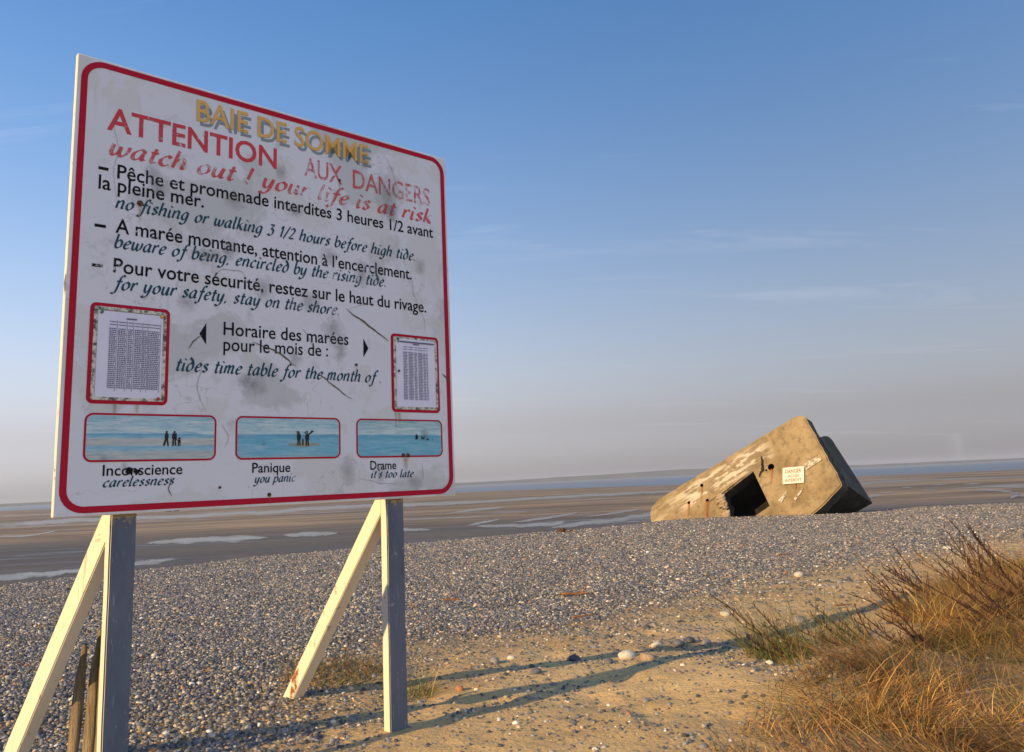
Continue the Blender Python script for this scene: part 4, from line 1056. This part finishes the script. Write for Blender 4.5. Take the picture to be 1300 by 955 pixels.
# ------------------------------------------------------------------ shingle
def stone_mesh(name, sub, seed, flat=.6):
    bm = bmesh.new(); bmesh.ops.create_icosphere(bm, subdivisions=sub, radius=.5)
    for v in bm.verts:
        k = 1 + .28 * mnoise.noise(v.co * 1.7 + Vector((seed * 7.3, 0, 0))) + .10 * mnoise.noise(v.co * 4.1 + Vector((0, seed * 3.1, 0)))
        v.co = Vector((v.co.x * k * 1.12, v.co.y * k * .86, v.co.z * k * flat))
    me = bmmesh(name, bm)
    for p in me.polygons: p.use_smooth = True
    return me
m = NT('pebble_stone')
pc = m.attr('pebble_colour', 'INSTANCER').outputs['Color']
pc2 = m.mix(m.ramp(m.noise(3, 4, .65), [(.45, 0.0), (.7, .35)]), pc, (.30, .27, .23))
m.set(pc2, .62, .35); m.bump(m.noise(6, 4, .6), .2, .05); m_peb = m.mat
lib = bpy.data.collections.new('pebble_shapes')
for i in range(7):
    me = stone_mesh('pebble_shape', 1, i + 1, random.uniform(.5, .75)); me.materials.append(m_peb)
    lib.objects.link(bpy.data.objects.new('pebble_shape', me))
PAL = np.array([(.045, .050, .062), (.085, .092, .108), (.145, .15, .163), (.225, .22, .215), (.33, .26, .17), (.45, .36, .24), (.60, .53, .43), (.36, .17, .07), (.72, .68, .60)])
PW = np.array([.22, .23, .20, .14, .09, .055, .035, .018, .008])
def grass_line(x): return np.interp(x, [-.2, .55, .95, 1.5, 2.2, 2.6, 3.1, 3.5, 4.2, 5, 7, 14], [2.8, 3.4, 3.9, 4.4, 4.95, 5.6, 6.4, 7.0, 7.6, 8.4, 10, 15])
def scatter(x0, x1, y0, y1, dens):
    n = int((x1 - x0) * (y1 - y0) * dens); return rng.uniform(x0, x1, n), rng.uniform(y0, y1, n)
PX, PY, PS = [], [], []
def bunker_local(x, y, z):
    P = np.stack([x - BT.x, y - BT.y, z - BT.z], 1); return -(P @ np.array(e1)), P @ np.array(E3), P @ np.array(E2)
for (y0, y1, dens, smin) in ((1.4, 8, 3000, .0205), (8, 14, 1800, .0255), (14, 22, 1150, .032), (22, 30, 750, .038), (30, 42, 480, .047)):
    xw = y1 * .80 + 2.5
    x, y = scatter(-xw, xw, y0, y1, dens)
    k = np.abs(x) < y * .76 + 2.2; x, y = x[k], y[k]
    k = crest_s(x, y) > -2.2; x, y = x[k], y[k]
    b = bound_s(x, y) + 0.55 * vnoise(x * .8, y * .8, 9, 3)
    p = 1 / (1 + np.exp(np.clip(-b * 3.2, -30, 30)))
    streak = np.clip(vnoise(x * .9 - y * .7, (x * .7 + y * .9) * 2.2, 14, 3) * 1.6, 0, 1)
    p = np.maximum(p, .09 + .38 * streak ** 1.5); p = np.maximum(p, .55 * np.exp(np.minimum(b, 0) / .75))
    p = np.where((grass_line(x) - y > .3) & (x > .9), p * .25, p)
    k = rng.random(len(x)) < p; x, y, b = x[k], y[k], b[k]
    s = smin * np.exp(rng.normal(0, .30, len(x)))
    s = np.where((b < 0) & (rng.random(len(x)) < .5), s * .55, s)
    PX.append(x); PY.append(y); PS.append(s)
PX, PY, PS = map(np.concatenate, (PX, PY, PS))
PZ = height(PX, PY)
la, ld, lb = bunker_local(PX, PY, PZ)
k = ~((la > -.05) & (la < 9.2) & (ld > .12) & (ld < 6.6) & (lb > 0) & (lb < 4.6))
PX, PY, PS, PZ = PX[k], PY[k], PS[k], PZ[k]
lift = np.where(bound_s(PX, PY) > 0, rng.uniform(-.1, .55, len(PX)), rng.uniform(-.05, .25, len(PX)))
PZ = PZ + PS * .3 * lift
N = len(PX)
me = bpy.data.meshes.new('shingle'); me.vertices.add(N)
me.vertices.foreach_set('co', np.stack([PX, PY, PZ], 1).astype(np.float32).ravel())
rot = np.stack([rng.normal(0, .38, N), rng.normal(0, .38, N), rng.uniform(0, 6.283, N)], 1).astype(np.float32)
a = me.attributes.new('p_rot', 'FLOAT_VECTOR', 'POINT'); a.data.foreach_set('vector', rot.ravel())
a = me.attributes.new('p_size', 'FLOAT', 'POINT'); a.data.foreach_set('value', PS.astype(np.float32))
ci = rng.choice(len(PAL), N, p=PW / PW.sum())
cc = 1.06 * PAL[ci] * np.exp(rng.normal(0, .22, N))[:, None]
cc = np.concatenate([np.clip(cc, 0, .8), np.ones((N, 1))], 1).astype(np.float32)
a = me.attributes.new('pebble_colour', 'FLOAT_COLOR', 'POINT'); a.data.foreach_set('color', cc.ravel())
shingle = obj('shingle', me)
tag(shingle, 'grey and tan shingle heaped along the top of the beach', 'shingle', kind='stuff')
ng = bpy.data.node_groups.new('shingle_instances', 'GeometryNodeTree')
ng.interface.new_socket('Geometry', in_out='INPUT', socket_type='NodeSocketGeometry')
ng.interface.new_socket('Geometry', in_out='OUTPUT', socket_type='NodeSocketGeometry')
gi, go = ng.nodes.new('NodeGroupInput'), ng.nodes.new('NodeGroupOutput')
ip = ng.nodes.new('GeometryNodeInstanceOnPoints'); cinf = ng.nodes.new('GeometryNodeCollectionInfo')
cinf.inputs['Collection'].default_value = lib; cinf.inputs['Separate Children'].default_value = True; cinf.inputs['Reset Children'].default_value = True
def named(nm, dt):
    n = ng.nodes.new('GeometryNodeInputNamedAttribute'); n.data_type = dt; n.inputs['Name'].default_value = nm; return n.outputs['Attribute']
e2r = ng.nodes.new('FunctionNodeEulerToRotation'); ng.links.new(named('p_rot', 'FLOAT_VECTOR'), e2r.inputs[0])
ng.links.new(gi.outputs[0], ip.inputs['Points']); ng.links.new(cinf.outputs[0], ip.inputs['Instance'])
ip.inputs['Pick Instance'].default_value = True
rv = ng.nodes.new('FunctionNodeRandomValue'); rv.data_type = 'INT'
for s_in in rv.inputs:
    if s_in.name == 'Max' and s_in.type == 'INT': s_in.default_value = 6
    if s_in.name == 'Min' and s_in.type == 'INT': s_in.default_value = 0
ng.links.new([o_ for o_ in rv.outputs if o_.type == 'INT'][0], ip.inputs['Instance Index'])
ng.links.new(e2r.outputs[0], ip.inputs['Rotation']); ng.links.new(named('p_size', 'FLOAT'), ip.inputs['Scale'])
ng.links.new(ip.outputs[0], go.inputs[0])
md = shingle.modifiers.new('shingle', 'NODES'); md.node_group = ng

# single stones lying on the sand
stone_cols = [((.10, .105, .12), 'dark grey'), ((.20, .19, .18), 'mid grey'), ((.48, .42, .33), 'pale cream'), ((.30, .22, .14), 'tan'), ((.055, .06, .072), 'blue black'), ((.30, .14, .07), 'rusty brown')]
stone_mats = []
for c, nm in stone_cols:
    m = NT('stone_' + nm.replace(' ', '_')); cc_ = m.mix(m.ramp(m.noise(2.5, 5, .65), [(.4, 0.0), (.65, .6)]), c, tuple(min(.7, k * 1.7 + .03) for k in c))
    m.set(cc_, .65, .3); m.bump(m.noise(7, 4, .6), .3, .06); stone_mats.append(m.mat)
stone_mes = [[None] * 6 for _ in range(5)]
spots = [(2.03, 6.18, .13, 1), (2.16, 6.12, .11, 0), (2.22, 6.28, .10, 4), (1.67, 6.94, .11, 2), (1.74, 7.05, .08, 1), (1.02, 5.6, .12, 0), (1.12, 5.7, .10, 4), (1.22, 5.66, .09, 1), (.86, 5.5, .09, 2), (.62, 5.2, .12, 2), (.74, 5.12, .10, 3),
         (.50, 5.1, .08, 0), (.30, 5.25, .09, 4), (3.2, 9.6, .15, 2), (3.35, 9.75, .10, 0), (6.4, 12.4, .16, 2), (5.9, 12.0, .10, 0), (-.2, 5.3, .09, 1), (-.1, 5.45, .06, 2), (.05, 4.9, .08, 0)]
tries = 0
while len(spots) < 58 and tries < 5000:
    tries += 1
    y = random.uniform(3.3, 11.5); x = random.uniform(-.9, 7)
    b = bound_s(np.array([x]), np.array([y]))[0]
    if b > .1 or abs(x) > .66 * y or (x > 1.0 and y < 5.4) or (x > 3 and y < 7.4) or any(math.hypot(x - q[0], y - q[1]) < .14 for q in spots): continue
    spots.append((x, y, random.uniform(.04, .075) * (.7 + y * .05), random.choice((0, 0, 1, 1, 3, 4, 4, 5, 2))))
for (x, y, s, c) in spots:
    k = random.randrange(5)
    if stone_mes[k][c] is None:
        me = stone_mesh('stone', 2, k + 31, .55 + .06 * k); me.materials.append(stone_mats[c]); stone_mes[k][c] = me
    o = obj('stone', stone_mes[k][c]); s = s * .82; o.scale = (s, s, s); o.location = (x, y, hz1(x, y) + s * .14)
    o.rotation_euler = (random.uniform(-.2, .2), random.uniform(-.2, .2), random.uniform(0, 6.28))
    tag(o, stone_cols[c][1] + ' rounded stone lying loose on the sand below the shingle', 'stone', stone_cols[c][1] + ' stones on the sand')

# ------------------------------------------------------------------ grass and twigs
m = NT('dry_grass_blade'); ga = m.attr('blade_colour').outputs['Color']
m.set(ga, .6, .25); m_grass = m.mat
tl = m.n('ShaderNodeBsdfTranslucent'); m.link(ga, tl.inputs['Color']); ms = m.n('ShaderNodeMixShader'); ms.inputs[0].default_value = .3
m.t.links.new(m.b.outputs[0], ms.inputs[1]); m.t.links.new(tl.outputs[0], ms.inputs[2]); m.t.links.new(ms.outputs[0], m.out.inputs['Surface'])
GC = {'straw': (.44, .29, .10), 'gold': (.38, .20, .055), 'rust': (.22, .10, .035), 'olive': (.10, .12, .03), 'green': (.065, .11, .035), 'grey': (.26, .21, .13), 'brown': (.10, .05, .02)}
def grass_mesh(name, bx, by, Lm, Lsd, spread, lean, pal, w=.0032, droop=1.0, patch=0.0):
    n = len(bx); K = 5
    L = np.clip(Lm * np.exp(rng.normal(0, Lsd, n)), .05, 1.2)
    if patch: L = L * np.interp(by, [3.2, 4.6, 6], [.6, .8, 1.0])
    L = L * (1 + patch * .55 * vnoise(bx * 2.2, by * 2.2, 71, 2))
    ang = rng.uniform(0, 6.283, n) if not patch else vnoise(bx * 1.6, by * 1.6, 72, 2) * 5 + rng.normal(0, .9, n); tilt = np.abs(rng.normal(spread, spread * .45, n))
    dx = np.cos(ang) * tilt + lean[0]; dy = np.sin(ang) * tilt + lean[1]
    bz = height(bx, by) - .01
    T = np.linspace(0, 1, K)
    bend = rng.uniform(.15, .9, n) * droop
    hl = np.sqrt(dx ** 2 + dy ** 2) + 1e-6
    P = np.zeros((n, K, 3))
    for k, t in enumerate(T):
        out = L * (t * np.minimum(hl, 1.2) + bend * t * t * .5)
        P[:, k, 0] = bx + dx / hl * out; P[:, k, 1] = by + dy / hl * out
        P[:, k, 2] = bz + L * (t - bend * .45 * t * t * t) * np.clip(1 - .35 * hl, .25, 1)
    fa = rng.uniform(0, 6.283, n); sx, sy = np.cos(fa), np.sin(fa)
    V = np.zeros((n, K, 2, 3))
    for k, t in enumerate(T):
        ww = w * (1 - .88 * t) * rng.uniform(.7, 1.3, n)
        V[:, k, 0] = P[:, k] + np.stack([sx * ww / 2, sy * ww / 2, 0 * ww], 1); V[:, k, 1] = P[:, k] - np.stack([sx * ww / 2, sy * ww / 2, 0 * ww], 1)
    V = V.reshape(-1, 3); base = np.arange(n)[:, None, None] * (2 * K); q = np.arange(K - 1)[None, :, None] * 2
    F = (base + q + np.array([0, 1, 3, 2])[None, None, :]).reshape(-1, 4)
    me = npmesh(name, V, F)
    keys = list(pal); pc_ = np.array([GC[k] for k in keys]); pw_ = np.array([pal[k] for k in keys], float); pw_ /= pw_.sum()
    C = pc_[rng.choice(len(keys), n, p=pw_)] * np.exp(rng.normal(0, .22, n))[:, None]
    if patch:
        h1 = np.clip(.5 + .9 * vnoise(bx * 1.9, by * 1.9, 73, 3), 0, 1)[:, None]; h2 = np.clip(vnoise(bx * 1.3, by * 1.3, 74, 2) * 2.2, 0, 1)[:, None]
        C = C * (.62 + 1.2 * h1) ; C = C * (1 - .55 * h2) + np.array(GC['olive']) * .55 * h2 * (.6 + .8 * h1)
    C = np.repeat(np.concatenate([C, np.ones((n, 1))], 1), 2 * K, axis=0).astype(np.float32)
    a = me.attributes.new('blade_colour', 'FLOAT_COLOR', 'POINT'); a.data.foreach_set('color', C.ravel())
    return me
def grassy_edge(x): return np.interp(x, [-6, -3, -.2, .55, .95, 1.5, 2.2, 2.6, 3.1, 3.5, 4.2, 5, 7, 14], [1.5, 2.0, 2.8, 3.4, 3.9, 4.4, 4.95, 5.6, 6.4, 7.0, 7.6, 8.4, 10, 15])
n = 560000
x = rng.uniform(-1.0, 9, n); y = rng.uniform(1.6, 10.5, n)
d = grassy_edge(x) - y + .35 * vnoise(x * 1.7, y * 1.7, 51, 3)
p = np.clip(d / .7, 0, 1) * np.clip(.45 + 1.1 * vnoise(x * 2.4, y * 2.4, 52, 2) + .35, .08, 1) * np.clip((x - .2) / 1.4, .06, 1) * np.where(y < 3.0, .55, 1)
k = (rng.random(n) < p) & (np.abs(x) < y * .72 + .9)
x, y = x[k], y[k]
o = obj('dry_grass', grass_mesh('dry_grass', x, y, .15, .42, .85, (-.30, .05), {'straw': 4, 'gold': 4, 'rust': 2.6, 'olive': 1.6, 'grey': 1.0, 'brown': 1.6}, .0052, 1.2, 1.0), None, m_grass)
tag(o, 'tangled golden brown dry grass covering the dune hummock', 'grass', kind='stuff')
q = rng.random(len(x)) < .35
xm, ym = x[q] + rng.normal(0, .05, q.sum()), y[q] + rng.normal(0, .05, q.sum())
o = obj('matted_grass', grass_mesh('matted_grass', xm, ym, .22, .4, 2.2, (-.3, 0), {'gold': 3, 'rust': 3, 'straw': 2, 'brown': 3}, .0055, .5, 1.0), None, m_grass)
tag(o, 'flattened dead grass matted over the dune hummock', 'grass', kind='stuff')
# distinct tufts
def tuft(cx_, cy_, r, nb, L, pal, label, lean=(-.15, .05), spread=.45, group='grass tufts'):
    a_ = rng.uniform(0, 6.283, nb); rr_ = r * np.sqrt(rng.random(nb))
    bx, by = rr_ * np.cos(a_), rr_ * np.sin(a_)
    me = grass_mesh('grass_tuft', cx_ + bx, cy_ + by, L, .35, spread, lean, pal, .0036)
    z0 = hz1(cx_, cy_)
    co = me_co(me) - np.array([cx_, cy_, z0], np.float32); me.vertices.foreach_set('co', co.ravel()); me.update()
    o = obj('grass_tuft', me, None, m_grass); o.location = (cx_, cy_, z0)
    tag(o, label, 'grass tuft', group)
gp = {'green': 3, 'olive': 3, 'straw': 2, 'gold': 1}; dp = {'gold': 3, 'rust': 2, 'straw': 2, 'olive': 1.5}
tuft(1.52, 4.95, .22, 420, .36, gp, 'tall green and straw grass tuft at left tip of the dry grass', (-.35, .12), .40)
tuft(1.95, 5.15, .16, 200, .33, gp, 'green grass tuft beside the dark twigs in middle of the sand edge', (-.22, .1), .38)
tuft(2.7, 5.6, .25, 420, .30, dp, 'golden tuft under the fanned twigs on the hummock slope', (-.3, .05), .5)
tuft(3.35, 6.3, .28, 480, .32, dp, 'golden tuft on the crown of the hummock', (-.35, .05), .5)
tuft(4.3, 7.3, .3, 420, .34, dp, 'golden tuft at the far end of the hummock', (-.35, .05), .5)
tuft(-1.12, 5.0, .26, 700, .13, {'olive': 4, 'gold': 3, 'rust': 2, 'green': 1}, 'low olive turf mound between the right brace and post', (.1, .0), .8)
tuft(-1.36, 4.95, .07, 90, .15, {'gold': 3, 'olive': 2, 'straw': 2}, 'short golden tuft at the foot of the right brace', (-.1, 0), .6)
tuft(-.62, 4.62, .10, 150, .16, {'olive': 3, 'green': 2, 'straw': 1.5}, 'small green tuft just right of the right post', (.15, .05), .6)
tuft(-1.3, 2.95, .10, 160, .14, dp, 'golden tuft at the foot of the left post', (0, 0), .5)

m = NT('twig_bark'); m.set(m.ramp(m.noise(20, 4), [(.35, (.035, .018, .014)), (.65, (.09, .042, .028))]), .8, .2); m_twig = m.mat
def tube(V, F, pts, r0, r1, seg=5):
    n = len(pts); b = len(V)
    for i, p in enumerate(pts):
        d = (pts[min(i + 1, n - 1)] - pts[max(i - 1, 0)]).normalized(); s = d.orthogonal().normalized(); t = d.cross(s); r = r0 + (r1 - r0) * i / (n - 1)
        for k in range(seg):
            an = 6.28318 * k / seg; V.append(tuple(p + s * (r * math.cos(an)) + t * (r * math.sin(an))))
    for i in range(n - 1):
        for k in range(seg): F.append((b + i * seg + k, b + i * seg + (k + 1) % seg, b + (i + 1) * seg + (k + 1) % seg, b + (i + 1) * seg + k))
    F.append(tuple(b + k for k in range(seg))[::-1]); F.append(tuple(b + (n - 1) * seg + k for k in range(seg)))
def shrub(cx_, cy_, ns, L, dirs, label):
    th = empty('twiggy_shrub', (cx_, cy_, hz1(cx_, cy_))); tag(th, label, 'shrub', 'bare twiggy shrubs in the dry grass')
    for i in range(ns):
        V = []; F = []
        d = Vector((dirs[0] + random.uniform(-.35, .35), dirs[1] + random.uniform(-.4, .4), dirs[2] + random.uniform(-.2, .3))).normalized()
        l = L * random.uniform(.75, 1.3); p = Vector((random.uniform(-.10, .10), random.uniform(-.10, .10), -.02)); pts = [p.copy()]
        for j in range(9):
            d = (d + Vector((random.uniform(-.16, .16), random.uniform(-.16, .16), random.uniform(-.12, .18)))).normalized(); p = p + d * (l / 9); pts.append(p.copy())
        tube(V, F, pts, .0075, .0024)
        for j in range(2, 10):
            for _ in range(random.choice((1, 1, 2))):
                dd = (d + Vector((random.uniform(-.8, .8), random.uniform(-.8, .8), random.uniform(-.1, .8)))).normalized(); q = pts[j].copy(); sp_ = [q.copy()]
                ll = l * random.uniform(.08, .28) * (1.25 - j / 10)
                for _k in range(3): dd = (dd + Vector((random.uniform(-.2, .2), random.uniform(-.2, .2), random.uniform(-.05, .2)))).normalized(); q = q + dd * (ll / 3); sp_.append(q.copy())
                tube(V, F, sp_, .0040, .0015, 4)
        obj('stem', pymesh('stem', V, F), th, m_twig)
NS = 1.5
SHR = [((1.62, 5.0), 5, .42, (-1, .25, .38), 'low dark twigs reaching left over the stones at tip of the grass'),
       ((2.12, 5.15), 4, .34, (-.8, .3, .5), 'short dark twigs beside the green tuft on the sand edge'),
       ((2.75, 5.75), 6, .46, (-.85, .25, .5), 'fan of red brown twigs over the shaded sand'),
       ((3.15, 6.35), 6, .48, (-.85, .2, .55), 'long red brown twigs on left shoulder of the hummock'),
       ((3.75, 6.75), 6, .50, (-.8, .1, .6), 'tall red brown twigs on top of the hummock'),
       ((4.4, 7.5), 6, .52, (-.75, .1, .65), 'tallest twigs at the far end of the hummock by right edge'),
       ((3.0, 5.1), 5, .42, (-.8, .1, .55), 'twigs buried in golden grass low on the hummock'),
       ((3.5, 5.6), 6, .46, (-.75, .1, .6), 'twigs buried in golden grass near right edge of the hummock'),
       ((2.35, 4.7), 4, .34, (-.8, .1, .45), 'short twigs buried in grass below the fan of twigs')]
for (p, ns, L, dr_, lab) in SHR: shrub(p[0], p[1], int(ns * NS), L, dr_, lab)

# ------------------------------------------------------------------ broken stakes, driftwood, wrack
m = NT('weathered_stake_wood')
m.set(m.ramp(m.noise(7, 6, .7, sc=(5, 5, .5)), [(.3, (.10, .075, .045)), (.5, (.28, .21, .12)), (.72, (.42, .34, .21))]), .85, .15)
m.bump(m.noise(14, 5, .7, sc=(5, 5, .4)), .8, .02); m_stake = m.mat
def stake(x, y, h, r, lean, label, split=.12):
    z0 = hz1(x, y); bm = bmesh.new(); k = 9; seg = 8; rows = []
    for j in range(k + 1):
        t = j / k; z = -.12 + (h + .12) * t
        taper = 1 if t < .72 else 1 - (t - .72) / .28 * .6
        row = []
        for i in range(seg):
            an = 6.28318 * i / seg; rr_ = r * taper * (1 + .25 * fbm(math.cos(an) * 1.5, math.sin(an) * 1.5, x * 9 + t, 3))
            row.append(bm.verts.new((rr_ * math.cos(an) + lean[0] * z + split * r * (t > .8), rr_ * .7 * math.sin(an) + lean[1] * z, z + .02 * fbm(an, t, x * 5, 2) * (t > .7))))
        rows.append(row)
    for j in range(k):
        for i in range(seg): bm.faces.new((rows[j][i], rows[j][(i + 1) % seg], rows[j + 1][(i + 1) % seg], rows[j + 1][i]))
    bm.faces.new(rows[-1]); bm.faces.new(rows[0][::-1])
    o = obj('broken_stake', bmmesh('broken_stake', bm), None, m_stake, True); o.location = (x, y, z0)
    tag(o, label, 'stake', 'broken stakes beside the sign post')
stake(-1.715, 3.40, .68, .027, (.02, 0), 'tallest splintered wooden stake beside the left sign post')
stake(-1.785, 3.44, .55, .026, (.05, 0), 'middle splintered wooden stake between brace and left sign post')
stake(-1.865, 3.46, .49, .024, (.07, 0), 'shortest splintered wooden stake nearest the left brace')
stake(-1.672, 3.41, .60, .026, (-.01, .02), 'dark splintered stake right behind the left sign post')
m = NT('orange_driftwood'); m.set(m.ramp(m.noise(12, 5, .7), [(.35, (.20, .085, .035)), (.65, (.36, .18, .08))]), .85, .15); m_drift = m.mat
def stick(x, y, L, r, rz, label, fork=True):
    V = []; F = []; pts = []; p = Vector((-L / 2, 0, r)); d = Vector((1, 0, 0))
    for j in range(8): pts.append(p.copy()); d = (d + Vector((0, random.uniform(-.15, .15), random.uniform(-.05, .05)))).normalized(); p = p + d * (L / 7); p.z = max(p.z, r * .6)
    tube(V, F, pts, r, r * .5, 6)
    if fork:
        q = pts[5]; tube(V, F, [q, q + Vector((.05, .02, .05)), q + Vector((.07, .03, .09))], r * .6, r * .3, 5)
    o = obj('driftwood', pymesh('driftwood', V, F), None, m_drift, True); o.location = (x, y, hz1(x, y) + .02); o.rotation_euler = (0, 0, rz)
    tag(o, label, 'driftwood', 'driftwood sticks on the beach')
stick(.55, 8.75, .30, .016, .1, 'forked orange brown stick lying across the middle shingle')
stick(.50, 7.05, .20, .009, .3, 'thin brown stick where shingle meets the sand', False)
stick(2.55, 6.65, .16, .008, .2, 'short red brown stick on the shaded sand', False)
stick(-.75, 8.7, .16, .014, .15, 'short orange stick on shingle just right of the right post', False)
stick(4.0, 12.6, .22, .014, .5, 'short reddish stick on shingle below the bunker', False)
m = NT('brown_wrack'); m.set(m.ramp(m.noise(9, 5, .7), [(.35, (.05, .022, .010)), (.65, (.16, .075, .03))]), .7, .3); m_wrack = m.mat
def wrack(x, y, s, label):
    bm = bmesh.new(); bmesh.ops.create_icosphere(bm, subdivisions=3, radius=1)
    for v in bm.verts:
        k = 1 + .7 * mnoise.noise(v.co * 2.3 + Vector((x, y, 0))) + .35 * mnoise.noise(v.co * 5.5)
        v.co = Vector((v.co.x * s * k, v.co.y * s * .7 * k, max(v.co.z, -.3) * s * .55 * k))
    o = obj('seaweed_clump', bmmesh('seaweed_clump', bm), None, m_wrack); o.location = (x, y, hz1(x, y) + s * .2)
    tag(o, label, 'seaweed')
wrack(1.32, 26.3, .17, 'brown dried seaweed clump on the crest of the shingle bank')
wrack(1.62, 26.2, .09, 'small brown seaweed scrap beside the larger clump on the crest')
